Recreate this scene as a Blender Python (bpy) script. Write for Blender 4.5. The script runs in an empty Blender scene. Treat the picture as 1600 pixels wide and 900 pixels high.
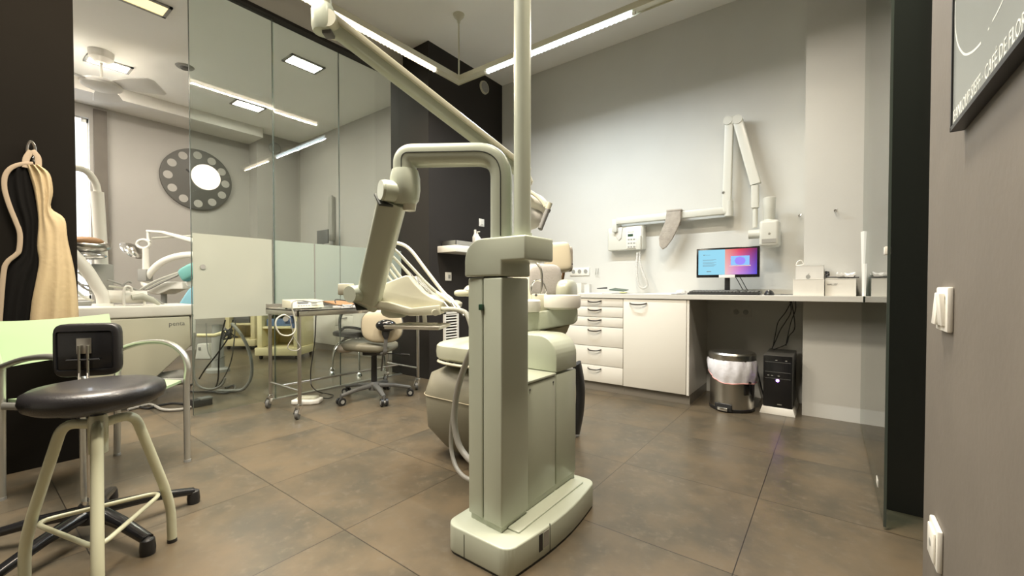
import bpy, bmesh, math, random
from mathutils import Vector, Matrix
random.seed(7)
R = math.radians
sc = bpy.context.scene
C = sc.collection

# ---------------------------------------------------------------- camera
FPX, PX0, PY0 = 660.0, 800.0, 460.5
YAW, PITCH, ROLL, CAMH = R(36.98), R(-1.0), 0.0, 0.9
cd = bpy.data.cameras.new('camera'); cam = bpy.data.objects.new('camera', cd); C.objects.link(cam)
cd.sensor_width = 36; cd.lens = FPX / 1600 * 36; cd.clip_start = 0.02; cd.clip_end = 100
cd.shift_y = (PY0 - 450) / 1600
cam.location = (0, 0, CAMH); cam.rotation_euler = (R(90) + PITCH, 0, YAW)
sc.camera = cam
# ---------------------------------------------------------------- world, exposure
w = bpy.data.worlds.new('overcast'); sc.world = w; w.use_nodes = True
w.node_tree.nodes['Background'].inputs[0].default_value = (0.82, 0.9, 1.0, 1)
w.node_tree.nodes['Background'].inputs[1].default_value = 2.2
vs = sc.view_settings
vs.view_transform = 'Standard'; vs.look = 'None'; vs.gamma = 1; vs.use_curve_mapping = False
vs.exposure = 1.76
sc.cycles.max_bounces = 10; sc.cycles.diffuse_bounces = 5; sc.cycles.glossy_bounces = 5
sc.cycles.transparent_max_bounces = 24; sc.cycles.use_denoising = True
sc.cycles.caustics_reflective = False; sc.cycles.caustics_refractive = False
sc.cycles.sample_clamp_indirect = 6
def area_light(name, loc, rot, size, size_y, energy, col, spread=180):
    l = bpy.data.lights.new(name, 'AREA'); l.spread = R(spread); l.shape = 'RECTANGLE'; l.size = size; l.size_y = size_y; l.energy = energy; l.color = col
    o = bpy.data.objects.new(name, l); C.objects.link(o); o.location = loc; o.rotation_euler = rot; return o
area_light('added_overhead_fill', (-1.75, .25, 3.25), (0, 0, 0), 1.3, 1.0, 26, (1, .92, .80), 120)  # unseen soft fill, added to brighten the foreground from above
area_light('ceiling_lamp_by_the_unit', (-.42, 1.25, 3.25), (0, 0, 0), .3, .3, 17, (1, .88, .70), 140)
area_light('side_room_fill', (-5.4, -.8, 3.2), (0, 0, 0), 1.6, 1.6, 62, (1, .92, .80))  # unseen fill light, added to brighten the side room walls
LED_W, LED_C, DOWN = 3.2, 3.4, 30.0      # glow of the tubes; the light they throw is in LED_POWER
LED_POWER = {'led_w': (10.5, (1.0, .84, .64)), 'led_c': (13.5, (.84, .94, 1.0))}      # strengths of the warm tubes, cool tubes, recessed lamps

# ---------------------------------------------------------------- measuring rays of the photograph
_cp, _sp = math.cos(PITCH), math.sin(PITCH)
FW = Vector((-math.sin(YAW) * _cp, math.cos(YAW) * _cp, _sp))
RT = Vector((math.cos(YAW), math.sin(YAW), 0)); UP = RT.cross(FW)
FH = Vector((-math.sin(YAW), math.cos(YAW), 0))
O = Vector((0, 0, CAMH))
def ray(px, py): return FW + RT * ((px - PX0) / FPX) + UP * ((PY0 - py) / FPX)
def onX(px, py, X): d = ray(px, py); return O + d * (X / d.x)
def onY(px, py, Y): d = ray(px, py); return O + d * (Y / d.y)
def onZ(px, py, Z=0.0): d = ray(px, py); return O + d * ((Z - CAMH) / d.z)
def atd(px, py, D): d = ray(px, py); return O + d * (D / d.dot(FH))

# ---------------------------------------------------------------- materials
def mat(name, col, rough=0.5, metal=0.0, var=0.0, vs_=3.0, bump=0.0, bs=60.0, coat=0.0, em=None, st=0.0, trans=None, spec=0.5):
    m = bpy.data.materials.new(name); m.use_nodes = True; nt = m.node_tree; b = nt.nodes['Principled BSDF']
    b.inputs['Base Color'].default_value = (*col, 1); b.inputs['Roughness'].default_value = rough
    b.inputs['Metallic'].default_value = metal; b.inputs['Coat Weight'].default_value = coat
    b.inputs['Specular IOR Level'].default_value = spec
    tc = nt.nodes.new('ShaderNodeTexCoord')
    if var:
        n = nt.nodes.new('ShaderNodeTexNoise'); n.inputs['Scale'].default_value = vs_; n.inputs['Detail'].default_value = 5
        nt.links.new(tc.outputs['Object'], n.inputs['Vector'])
        r = nt.nodes.new('ShaderNodeValToRGB'); r.color_ramp.elements[0].position = .3; r.color_ramp.elements[1].position = .7
        r.color_ramp.elements[0].color = (*[c * (1 - var) for c in col], 1)
        r.color_ramp.elements[1].color = (*[min(1, c * (1 + var)) for c in col], 1)
        nt.links.new(n.outputs['Fac'], r.inputs['Fac']); nt.links.new(r.outputs['Color'], b.inputs['Base Color'])
    if bump:
        n2 = nt.nodes.new('ShaderNodeTexNoise'); n2.inputs['Scale'].default_value = bs; n2.inputs['Detail'].default_value = 4
        nt.links.new(tc.outputs['Object'], n2.inputs['Vector'])
        bp = nt.nodes.new('ShaderNodeBump'); bp.inputs['Strength'].default_value = bump; bp.inputs['Distance'].default_value = .01
        nt.links.new(n2.outputs['Fac'], bp.inputs['Height']); nt.links.new(bp.outputs['Normal'], b.inputs['Normal'])
    if em: b.inputs['Emission Color'].default_value = (*em, 1); b.inputs['Emission Strength'].default_value = st; m.cycles.emission_sampling = 'NONE'
    if trans: b.inputs['Transmission Weight'].default_value = trans
    return m
def glass_mat(name, tint=(0.93, 0.97, 0.95), f=1.0, rough=0.0):
    m = bpy.data.materials.new(name); m.use_nodes = True; nt = m.node_tree; nt.nodes.clear()
    o = nt.nodes.new('ShaderNodeOutputMaterial'); mx = nt.nodes.new('ShaderNodeMixShader'); t = nt.nodes.new('ShaderNodeBsdfTransparent')
    g = nt.nodes.new('ShaderNodeBsdfGlossy'); fr = nt.nodes.new('ShaderNodeFresnel'); fr.inputs['IOR'].default_value = 1.5
    mu = nt.nodes.new('ShaderNodeMath'); mu.operation = 'MULTIPLY'; mu.use_clamp = True; mu.inputs[1].default_value = f
    t.inputs['Color'].default_value = (*tint, 1); g.inputs['Roughness'].default_value = rough
    # the same reflection from either side of each face of the pane
    geo = nt.nodes.new('ShaderNodeNewGeometry'); io = nt.nodes.new('ShaderNodeMix'); io.data_type = 'FLOAT'
    io.inputs[2].default_value = 1.5; io.inputs[3].default_value = 1 / 1.5
    nt.links.new(geo.outputs['Backfacing'], io.inputs[0])
    fr.inputs['IOR'].default_value = 1.5
    lw = nt.nodes.new('ShaderNodeVectorMath'); lw.operation = 'DOT_PRODUCT'
    nt.links.new(geo.outputs['Incoming'], lw.inputs[0]); nt.links.new(geo.outputs['Normal'], lw.inputs[1])
    ab = nt.nodes.new('ShaderNodeMath'); ab.operation = 'ABSOLUTE'; nt.links.new(lw.outputs['Value'], ab.inputs[0])
    om = nt.nodes.new('ShaderNodeMath'); om.operation = 'SUBTRACT'; om.inputs[0].default_value = 1; nt.links.new(ab.outputs[0], om.inputs[1])
    pw = nt.nodes.new('ShaderNodeMath'); pw.operation = 'POWER'; pw.inputs[1].default_value = 5; nt.links.new(om.outputs[0], pw.inputs[0])
    sm = nt.nodes.new('ShaderNodeMath'); sm.operation = 'MULTIPLY_ADD'; sm.inputs[1].default_value = .96; sm.inputs[2].default_value = .04
    nt.links.new(pw.outputs[0], sm.inputs[0]); nt.links.new(sm.outputs[0], mu.inputs[0]); nt.links.new(mu.outputs[0], mx.inputs[0])
    nt.links.new(t.outputs[0], mx.inputs[1]); nt.links.new(g.outputs[0], mx.inputs[2]); nt.links.new(mx.outputs[0], o.inputs[0])
    for n in (io, fr): nt.nodes.remove(n)
    return m
def frost_mat(name, col=(.60, .62, .55)):
    m = bpy.data.materials.new(name); m.use_nodes = True; nt = m.node_tree; nt.nodes.clear()
    o = nt.nodes.new('ShaderNodeOutputMaterial'); a = nt.nodes.new('ShaderNodeBsdfDiffuse'); t = nt.nodes.new('ShaderNodeBsdfTranslucent')
    g = nt.nodes.new('ShaderNodeBsdfGlossy'); g.inputs['Roughness'].default_value = .12
    a.inputs[0].default_value = (*col, 1); t.inputs[0].default_value = (*col, 1)
    m1 = nt.nodes.new('ShaderNodeMixShader'); m1.inputs[0].default_value = .42; m2 = nt.nodes.new('ShaderNodeMixShader'); m2.inputs[0].default_value = .06
    nt.links.new(a.outputs[0], m1.inputs[1]); nt.links.new(t.outputs[0], m1.inputs[2])
    nt.links.new(m1.outputs[0], m2.inputs[1]); nt.links.new(g.outputs[0], m2.inputs[2]); nt.links.new(m2.outputs[0], o.inputs[0])
    return m
def emit_mat(name, col, st):
    m = bpy.data.materials.new(name); m.use_nodes = True; nt = m.node_tree; nt.nodes.clear()
    o = nt.nodes.new('ShaderNodeOutputMaterial'); e = nt.nodes.new('ShaderNodeEmission')
    e.inputs[0].default_value = (*col, 1); e.inputs[1].default_value = st; nt.links.new(e.outputs[0], o.inputs[0])
    m.cycles.emission_sampling = 'NONE' if st < 15 else 'AUTO'; return m
def floor_mat():
    m = bpy.data.materials.new('porcelain_tile'); m.use_nodes = True; nt = m.node_tree; b = nt.nodes['Principled BSDF']; N = nt.nodes.new; L = nt.links.new
    tc = N('ShaderNodeTexCoord'); sep = N('ShaderNodeSeparateXYZ'); L(tc.outputs['Object'], sep.inputs[0])
    def math_(op, a, bb=None, c=None):
        n = N('ShaderNodeMath'); n.operation = op
        for i, v in enumerate((a, bb, c)):
            if v is None: continue
            if isinstance(v, (int, float)): n.inputs[i].default_value = v
            else: L(v, n.inputs[i])
        return n.outputs[0]
    P = .597
    ds, ids = [], []
    for ax, off in ((0, -.235), (1, 2.06)):
        q = math_('DIVIDE', math_('SUBTRACT', sep.outputs[ax], off), P)
        fr = math_('FRACT', math_('ADD', q, 100.0)); ids.append(math_('FLOOR', math_('ADD', q, 100.0)))
        ds.append(math_('MULTIPLY', math_('SUBTRACT', .5, math_('ABSOLUTE', math_('SUBTRACT', fr, .5))), P))
    dmin = math_('MINIMUM', ds[0], ds[1]); line = math_('LESS_THAN', dmin, .0016)
    cmb = N('ShaderNodeCombineXYZ'); L(ids[0], cmb.inputs[0]); L(ids[1], cmb.inputs[1])
    wn = N('ShaderNodeTexWhiteNoise'); wn.noise_dimensions = '2D'; L(cmb.outputs[0], wn.inputs['Vector'])
    sh = N('ShaderNodeVectorMath'); sh.operation = 'MULTIPLY_ADD'; L(wn.outputs['Color'], sh.inputs[0]); sh.inputs[1].default_value = (9, 9, 9); L(tc.outputs['Object'], sh.inputs[2])
    n1 = N('ShaderNodeTexNoise'); n1.inputs['Scale'].default_value = 3.2; n1.inputs['Detail'].default_value = 7; n1.inputs['Roughness'].default_value = .62; L(sh.outputs[0], n1.inputs['Vector'])
    n2 = N('ShaderNodeTexNoise'); n2.inputs['Scale'].default_value = 24; n2.inputs['Detail'].default_value = 4; n2.inputs['Roughness'].default_value = .6; L(sh.outputs[0], n2.inputs['Vector'])
    def mapr(sock, a, c):
        n = N('ShaderNodeMapRange'); n.interpolation_type = 'SMOOTHSTEP'; n.inputs['From Min'].default_value = a; n.inputs['From Max'].default_value = c; L(sock, n.inputs[0]); return n.outputs[0]
    def mixc(f, A, Bc):
        n = N('ShaderNodeMix'); n.data_type = 'RGBA'; L(f, n.inputs[0])
        for k, v in ((6, A), (7, Bc)):
            if isinstance(v, tuple): n.inputs[k].default_value = (*v, 1)
            else: L(v, n.inputs[k])
        return n.outputs[2]
    base_ = mixc(mapr(n1.outputs['Fac'], .32, .68), (.074, .065, .048), (.132, .101, .064))
    mx_out = mixc(mapr(n2.outputs['Fac'], .40, .72), base_, mixc(mapr(n2.outputs['Fac'], .45, .8), base_, (.135, .112, .080)))
    ml = N('ShaderNodeMix'); ml.data_type = 'RGBA'; L(line, ml.inputs[0]); L(mx_out, ml.inputs[6]); ml.inputs[7].default_value = (.022, .018, .014, 1)
    L(ml.outputs[2], b.inputs['Base Color'])
    rr = N('ShaderNodeMapRange'); rr.inputs['From Min'].default_value = .3; rr.inputs['From Max'].default_value = .7; rr.inputs['To Min'].default_value = .28; rr.inputs['To Max'].default_value = .34
    L(n1.outputs['Fac'], rr.inputs[0]); L(rr.outputs[0], b.inputs['Roughness'])
    return m
def screen_mat(W, H):
    """monitor picture: light blue page at left, red to violet picture at right, in the panel's own coordinates"""
    m = bpy.data.materials.new('lit_screen'); m.use_nodes = True; nt = m.node_tree; nt.nodes.clear(); N = nt.nodes.new; L = nt.links.new
    o = N('ShaderNodeOutputMaterial'); e = N('ShaderNodeEmission'); L(e.outputs[0], o.inputs[0]); e.inputs[1].default_value = .30
    tc = N('ShaderNodeTexCoord'); s = N('ShaderNodeSeparateXYZ'); L(tc.outputs['Generated'], s.inputs[0])
    def rmp(sock, st):
        r = N('ShaderNodeValToRGB'); el = r.color_ramp.elements
        el[0].position, el[0].color = st[0][0], (*st[0][1], 1); el[1].position, el[1].color = st[-1][0], (*st[-1][1], 1)
        for p, c in st[1:-1]: x = el.new(p); x.color = (*c, 1)
        L(sock, r.inputs[0]); return r.outputs[0]
    top = rmp(s.outputs[0], [(.45, (.85, .35, .28)), (.7, (.8, .08, .12)), (1, (.16, .03, .13))])
    bot = rmp(s.outputs[0], [(.45, (.95, .62, .55)), (.7, (.62, .3, .75)), (1, (.12, .1, .7))])
    mx = N('ShaderNodeMix'); mx.data_type = 'RGBA'; L(s.outputs[2], mx.inputs[0]); L(bot, mx.inputs[6]); L(top, mx.inputs[7])
    lt = N('ShaderNodeMath'); lt.operation = 'LESS_THAN'; lt.inputs[1].default_value = .47; L(s.outputs[0], lt.inputs[0])
    m2 = N('ShaderNodeMix'); m2.data_type = 'RGBA'; L(lt.outputs[0], m2.inputs[0]); L(mx.outputs[2], m2.inputs[6]); m2.inputs[7].default_value = (.34, .72, .9, 1)
    L(m2.outputs[2], e.inputs[0]); return m

MT = dict(
    white_wall=mat('white_wall_paint', (.64, .64, .61), .75, var=.02, bump=.05, bs=90),
    ceiling=mat('ceiling_paint', (.88, .87, .83), .9, var=.015),
    grey_wall=mat('grey_wall_paint', (.150, .131, .110), .62, var=.07, vs_=5, bump=.04, bs=60),
    left_wall=mat('left_wall_paint', (.008, .0068, .0052), .9, var=.05, spec=.08),
    dark_wall=mat('dark_wall_paint', (.026, .0225, .020), .7, var=.05, bump=.05, bs=120, spec=.25),
    black_wall=mat('black_wall_paint', (.012, .011, .010), .6, var=.05),
    room_wall=mat('side_room_paint', (.44, .42, .39), .8, var=.02),
    soft_white=mat('soffit_paint', (.75, .73, .69), .8),
    header=mat('header_paint', (.55, .52, .48), .8),
    unit=mat('unit_enamel', (.485, .52, .425), .32, var=.02, coat=.2),
    unit_dark=mat('unit_seam', (.03, .035, .028), .6),
    xray=mat('xray_enamel', (.66, .66, .60), .35, coat=.15),
    cream=mat('cream_plastic', (.58, .565, .45), .3, coat=.25),
    white_pl=mat('white_plastic', (.82, .80, .74), .35),
    white_hose=mat('hose_rubber', (.50, .50, .43), .4),
    grey_hose=mat('grey_hose_rubber', (.33, .32, .29), .45),
    chrome=mat('polished_chrome', (.72, .71, .69), .16, 1.0),
    steel=mat('brushed_steel', (.55, .53, .49), .28, 1.0, bump=.02, bs=200),
    alu=mat('satin_aluminium', (.58, .58, .54), .34, .85),
    black_pl=mat('black_plastic', (.018, .018, .019), .38),
    black_gl=mat('black_gloss', (.01, .01, .011), .18),
    black_vinyl=mat('black_vinyl', (.014, .013, .014), .36, bump=.12, bs=260, coat=.2),
    grey_pl=mat('dark_grey_plastic', (.11, .11, .105), .42),
    mid_grey=mat('mid_grey_plastic', (.3, .3, .28), .45),
    green_pl=mat('pale_green_plastic', (.36, .48, .29), .42),
    olive=mat('olive_beige_vinyl', (.21, .20, .15), .48, var=.04, bump=.05, bs=150),
    beige=mat('beige_vinyl', (.56, .50, .37), .42, var=.03),
    pale_vinyl=mat('pale_vinyl', (.45, .46, .36), .34, coat=.2),
    cloth_grey=mat('grey_cloth', (.36, .34, .32), .9, var=.06, bump=.2, bs=90),
    stool_cream=mat('cream_enamel', (.62, .62, .45), .3, var=.02, coat=.3),
    kraft=mat('tan_apron_cloth', (.40, .31, .18), .85, var=.06, vs_=8, bump=.15, bs=60),
    tan_trim=mat('tan_piping', (.27, .21, .145), .8),
    black_cloth=mat('black_apron_cloth', (.005, .0045, .004), .95, spec=.1),
    cabinet=mat('white_laminate', (.74, .72, .66), .28),
    counter=mat('grey_white_worktop', (.63, .62, .58), .35),
    toe=mat('grey_toe_kick', (.22, .20, .17), .4),
    dark_metal=mat('dark_handle_metal', (.18, .17, .16), .3, .9),
    ochre=mat('ageing_cream_plastic', (.72, .64, .38), .4),
    paper=mat('white_paper', (.84, .83, .80), .8), card=mat('light_grey_card', (.66, .65, .62), .7),
    bag=mat('thin_white_plastic', (.82, .82, .88), .35, bump=.3, bs=25), pink=mat('pink_tie', (.75, .38, .36), .5),
    teal=mat('teal_vinyl', (.16, .42, .40), .4), blue=mat('blue_vinyl', (.22, .47, .58), .5),
    grey_clock=mat('dark_grey_clock_face', (.115, .11, .10), .5),
    glass=glass_mat('clear_glass'), glass_green=glass_mat('clear_glass_green', (.80, .88, .84)),
    glass_edge=mat('green_glass_edge', (.06, .075, .065), .2, spec=.5), frost=frost_mat('frosted_film'),
    frost2=frost_mat('frosted_film_greener', (.52, .59, .53)),
    blind=frost_mat('window_blind', (.86, .86, .86)),
    led_w=emit_mat('warm_tube', (1.0, .84, .62), LED_W), led_c=emit_mat('cool_tube', (.80, .93, 1.0), LED_C),
    lamp_w=emit_mat('recessed_lamp', (1.0, .92, .78), DOWN), lamp_o=emit_mat('recessed_lamp_warm', (1.0, .74, .34), .55),
    tray=mat('grey_plastic_tray', (.35, .34, .31), .4), brown=mat('brown_wood', (.35, .2, .1), .6), red=mat('red_plastic', (.6, .05, .05), .4),
    blue_pl=mat('blue_plastic', (.10, .16, .28), .4), lens=mat('lamp_reflector', (.8, .8, .8), .15, .8), taupe=mat('taupe_cloth', (.40, .36, .31), .85, var=.15, vs_=18, bump=.3, bs=70),
    poster=mat('poster_grey', (.27, .29, .28), .35, var=.05, vs_=2, coat=.2), ink=mat('white_ink', (.75, .78, .74), .5), grey_ink=mat('grey_ink', (.12, .12, .12), .6),
    purple=emit_mat('violet_indicator', (.45, .15, 1.0), 6.0), floor=floor_mat(), lcd=mat('lcd_panel', (.16, .18, .13), .25), green_card=mat('dark_green_plastic', (.02, .06, .035), .3), yellow=mat('yellow_paper', (.7, .7, .2), .7),
)

# ---------------------------------------------------------------- mesh builder
def catmull(pts, n=6, closed=False):
    pts = [Vector(p) for p in pts]; out = []; L = len(pts)
    if L < 3 and not closed: return pts
    rng = range(L if closed else L - 1)
    for i in rng:
        if closed: a, b, c, d = (pts[(i - 1) % L], pts[i], pts[(i + 1) % L], pts[(i + 2) % L])
        else: a, b, c, d = pts[max(i - 1, 0)], pts[i], pts[i + 1], pts[min(i + 2, L - 1)]
        for k in range(n):
            t = k / n
            out.append(.5 * ((2 * b) + (c - a) * t + (2 * a - 5 * b + 4 * c - d) * t * t + (3 * b - 3 * c + d - a) * t ** 3))
    if not closed: out.append(pts[-1])
    return out
def fillet(pts, r, n=6):
    """polyline with its corners rounded"""
    pts = [Vector(p) for p in pts]; out = [pts[0]]
    for i in range(1, len(pts) - 1):
        a, b, c = pts[i - 1], pts[i], pts[i + 1]
        rr = min(r, (a - b).length * .49, (c - b).length * .49)
        p, q = b + (a - b).normalized() * rr, b + (c - b).normalized() * rr
        for k in range(n + 1): t = k / n; out.append(p * (1 - t) ** 2 + b * 2 * t * (1 - t) + q * t * t)
    out.append(pts[-1]); return out
class B:
    def __init__(s): s.bm = bmesh.new()
    def _add(s, bm, M=None):
        if M is not None: bm.transform(M)
        me = bpy.data.meshes.new('t'); bm.to_mesh(me); bm.free(); s.bm.from_mesh(me); bpy.data.meshes.remove(me); return s
    def box(s, x0, x1, y0, y1, z0, z1, bev=0.0, seg=2, M=None):
        bm = bmesh.new(); bmesh.ops.create_cube(bm, size=1)
        for v in bm.verts: v.co = Vector((x0 + (v.co.x + .5) * (x1 - x0), y0 + (v.co.y + .5) * (y1 - y0), z0 + (v.co.z + .5) * (z1 - z0)))
        if bev: bmesh.ops.bevel(bm, geom=bm.edges[:], offset=bev, segments=seg, profile=.5, affect='EDGES')
        return s._add(bm, M)
    def obox(s, c, size, bev=0.0, rz=0.0, M=None, seg=2):
        x, y, z = [q / 2 for q in size]
        T = Matrix.Translation(Vector(c)) @ (M if M is not None else Matrix.Rotation(rz, 4, 'Z'))
        return s.box(-x, x, -y, y, -z, z, bev, seg, T)
    def prism(s, pts, ext, bev=0.0, seg=2):
        """closed outline (3-D points) extruded along the vector ext"""
        bm = bmesh.new(); vs = [bm.verts.new(Vector(p)) for p in pts]; f = bm.faces.new(vs)
        r = bmesh.ops.extrude_face_region(bm, geom=[f]); bmesh.ops.translate(bm, vec=Vector(ext), verts=[v for v in r['geom'] if isinstance(v, bmesh.types.BMVert)])
        bmesh.ops.recalc_face_normals(bm, faces=bm.faces[:])
        if bev: bmesh.ops.bevel(bm, geom=bm.edges[:], offset=bev, segments=seg, profile=.5, affect='EDGES', clamp_overlap=True)
        return s._add(bm)
    def sweep(s, pts, rx, ry=None, up=(0, 0, 1), n=16, ex=2.0, closed=False, cap=True):
        pts = [Vector(p) for p in pts]; L = len(pts); ry = rx if ry is None else ry
        RX = rx if isinstance(rx, (list, tuple)) else [rx] * L; RY = ry if isinstance(ry, (list, tuple)) else [ry] * L
        if len(RX) != L: RX = [RX[0] + (RX[-1] - RX[0]) * i / (L - 1) for i in range(L)]
        if len(RY) != L: RY = [RY[0] + (RY[-1] - RY[0]) * i / (L - 1) for i in range(L)]
        bm = bmesh.new(); rings = []; up = Vector(up); prev = None
        for i, p in enumerate(pts):
            if closed: t = (pts[(i + 1) % L] - pts[i - 1])
            else: t = pts[min(i + 1, L - 1)] - pts[max(i - 1, 0)]
            t.normalize()
            if prev is None:
                a = up.cross(t)
                if a.length < .05: a = Vector((1, 0, 0)).cross(t)
                if a.length < .05: a = Vector((0, 1, 0)).cross(t)
            else: a = prev - t * prev.dot(t)
            a.normalize(); b = t.cross(a); prev = a; ring = []
            for k in range(n):
                th = 2 * math.pi * k / n; c_, s_ = math.cos(th), math.sin(th)
                cx = math.copysign(abs(c_) ** (2 / ex), c_); sy = math.copysign(abs(s_) ** (2 / ex), s_)
                ring.append(bm.verts.new(p + a * RX[i] * cx + b * RY[i] * sy))
            rings.append(ring)
        for i in range(L if closed else L - 1):
            A, Bn = rings[i], rings[(i + 1) % L]
            for k in range(n): bm.faces.new((A[k], A[(k + 1) % n], Bn[(k + 1) % n], Bn[k]))
        if cap and not closed: bm.faces.new(rings[0][::-1]); bm.faces.new(rings[-1])
        bmesh.ops.recalc_face_normals(bm, faces=bm.faces[:])
        return s._add(bm)
    def tube(s, pts, r, n=10, sm=6, closed=False): return s.sweep(catmull(pts, sm, closed) if sm else pts, r, n=n, closed=closed)
    def cyl(s, p0, p1, r0, r1=None, n=20): return s.sweep([Vector(p0), Vector(p1)], [r0, r0 if r1 is None else r1], n=n)
    def lathe(s, prof, c=(0, 0, 0), n=28, M=None):
        """profile of (radius, height) turned round the vertical axis through c"""
        bm = bmesh.new(); rings = []
        for r, z in prof:
            rings.append([bm.verts.new((0, 0, z))] if r < 1e-6 else [bm.verts.new((r * math.cos(2 * math.pi * k / n), r * math.sin(2 * math.pi * k / n), z)) for k in range(n)])
        for a, b in zip(rings, rings[1:]):
            if len(a) == 1 and len(b) == 1: continue
            for k in range(n):
                k2 = (k + 1) % n
                if len(a) == 1: bm.faces.new((a[0], b[k2], b[k]))
                elif len(b) == 1: bm.faces.new((a[k], a[k2], b[0]))
                else: bm.faces.new((a[k], a[k2], b[k2], b[k]))
        bmesh.ops.recalc_face_normals(bm, faces=bm.faces[:])
        return s._add(bm, Matrix.Translation(Vector(c)) @ (M if M is not None else Matrix.Identity(4)))
    def ball(s, c, r, sc_=(1, 1, 1), M=None, u=18, v=12):
        bm = bmesh.new(); bmesh.ops.create_uvsphere(bm, u_segments=u, v_segments=v, radius=r)
        T = Matrix.Translation(Vector(c)) @ (M if M is not None else Matrix.Identity(4)) @ Matrix.Diagonal((*sc_, 1)); return s._add(bm, T)
    def cushion(s, c, size, M=None, e=.45, n=12):
        """superellipsoid pad"""
        bm = bmesh.new(); bmesh.ops.create_uvsphere(bm, u_segments=2 * n, v_segments=n, radius=1)
        f = lambda q: math.copysign(abs(q) ** e, q)
        for v in bm.verts:
            x, y, z = v.co; h = math.hypot(x, y) or 1e-9
            cz = math.copysign(abs(z) ** e, z); ch = abs(h) ** e
            v.co = Vector((f(x / h) * ch * size[0] / 2, f(y / h) * ch * size[1] / 2, cz * size[2] / 2))
        T = Matrix.Translation(Vector(c)) @ (M if M is not None else Matrix.Identity(4)); return s._add(bm, T)
    def ribbon(s, pts, w, nrm, th=.0006):
        """flat stroke lying on a surface"""
        nrm = Vector(nrm); pts = [Vector(p) for p in pts]
        for a, b in zip(pts, pts[1:]):
            d = (b - a).normalized(); q = nrm.cross(d) * w / 2
            s.prism([a - q, b - q, b + q, a + q], nrm * th)
        return s
    def build(s, name, material, parent=None, origin=None, smooth=True, ang=38):
        me = bpy.data.meshes.new(name); W = WM.get(parent, Matrix.Identity(4)) if parent else Matrix.Translation(Vector(origin) if origin else Vector((0, 0, 0)))
        s.bm.transform(W.inverted()); bmesh.ops.recalc_face_normals(s.bm, faces=s.bm.faces[:]); s.bm.to_mesh(me); s.bm.free()
        if smooth:
            me.polygons.foreach_set('use_smooth', [True] * len(me.polygons)); me.set_sharp_from_angle(angle=R(ang))
        me.materials.append(MT[material] if isinstance(material, str) else material)
        o = bpy.data.objects.new(name, me); C.objects.link(o)
        if parent: o.parent = parent
        else: o.matrix_world = W
        WM[o] = W.copy(); return o
WM = {}
def thing(name, label, cat, loc=(0, 0, 0), rz=0.0, group=None):
    o = bpy.data.objects.new(name, None); C.objects.link(o); o.empty_display_size = .1
    W = Matrix.Translation(Vector(loc)) @ Matrix.Rotation(rz, 4, 'Z'); o.location = loc; o.rotation_euler = (0, 0, rz); WM[o] = W
    return tag(o, label, cat, group)
def tag(o, label, cat, group=None, kind=None):
    o['label'] = label; o['category'] = cat
    if group: o['group'] = group
    if kind: o['kind'] = kind
    return o
def struct(o, label=None):
    o['kind'] = 'structure'
    if label: o['label'] = label
    return o
def lab(o, label): o['label'] = label; return o
def children(o): return [c for c in bpy.data.objects if c.parent == o]
def dup(root, loc, rz=0.0, label=None):
    def cp(o, par):
        c = o.copy(); C.objects.link(c); c.parent = par
        for ch in children(o): cp(ch, c)
        return c
    kids = cp(root, None); kids.location = loc; kids.rotation_euler = (0, 0, rz)
    WM[kids] = Matrix.Translation(Vector(loc)) @ Matrix.Rotation(rz, 4, 'Z')
    if label: kids['label'] = label
    return kids
def text(name, body, size, M, material, parent, th=.0004, align='LEFT', sx=1.0):
    cu = bpy.data.curves.new(name, 'FONT'); cu.body = body; cu.size = size; cu.align_x = align; cu.extrude = th; cu.resolution_u = 2
    t = bpy.data.objects.new('tmp_text', cu); C.objects.link(t); bpy.context.view_layer.update()
    me = bpy.data.meshes.new_from_object(t.evaluated_get(bpy.context.evaluated_depsgraph_get())); bpy.data.objects.remove(t); bpy.data.curves.remove(cu)
    me.transform(WM[parent].inverted() @ M @ Matrix.Diagonal((sx, 1, 1, 1))); me.materials.clear(); me.materials.append(MT[material]); me.name = name
    o = bpy.data.objects.new(name, me); C.objects.link(o); o.parent = parent; WM[o] = WM[parent].copy(); return o
def frame(o, x, y):
    """matrix with origin o, x axis x, y axis y"""
    x = Vector(x).normalized(); y = Vector(y); y = (y - x * y.dot(x)).normalized(); z = x.cross(y)
    return Matrix(((x.x, y.x, z.x, o[0]), (x.y, y.y, z.y, o[1]), (x.z, y.z, z.z, o[2]), (0, 0, 0, 1)))
def mid(a, b, t=.5): return Vector(a).lerp(Vector(b), t)

# ================================================================ THE SETTING
CE = 3.28
GX = -3.55          # plane of the glass partition
def wallbox(name, m, *a): return struct(B().box(*a).build(name, m, smooth=False))
wallbox('floor', 'floor', -7.6, 1.7, -2.7, 4.15, -.1, 0)
wallbox('ceiling', 'ceiling', -7.5, 1.7, -2.7, 4.15, CE, CE + .1)
wallbox('wall_back', 'white_wall', -3.15, 1.7, 3.95, 4.05, 0, CE)
wallbox('wall_alcove', 'white_wall', -.15, .20, 3.60, 3.95, 0, CE)
wallbox('wall_right_far', 'black_wall', .191, 1.6, 2.27, 3.95, 0, CE)
wallbox('wall_right', 'grey_wall', .18, .45, -2.6, 1.36, 0, CE)
wallbox('wall_right_header', 'black_wall', .191, .45, 1.36, 2.27, 2.3, CE)
wallbox('wall_corridor', 'white_wall', 1.6, 1.7, -2.6, 2.3, 0, CE)
wallbox('wall_rear', 'white_wall', -7.5, 1.7, -2.7, -2.6, 0, CE)
wallbox('wall_left', 'left_wall', -3.62, -3.15, -2.6, .40, 0, CE)
wallbox('wall_column', 'dark_wall', -3.70, -3.12, 2.80, 3.95, 0, CE)
wallbox('wall_left_header', 'header', GX - .06, GX + .05, .40, 2.80, 3.04, CE)
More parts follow.
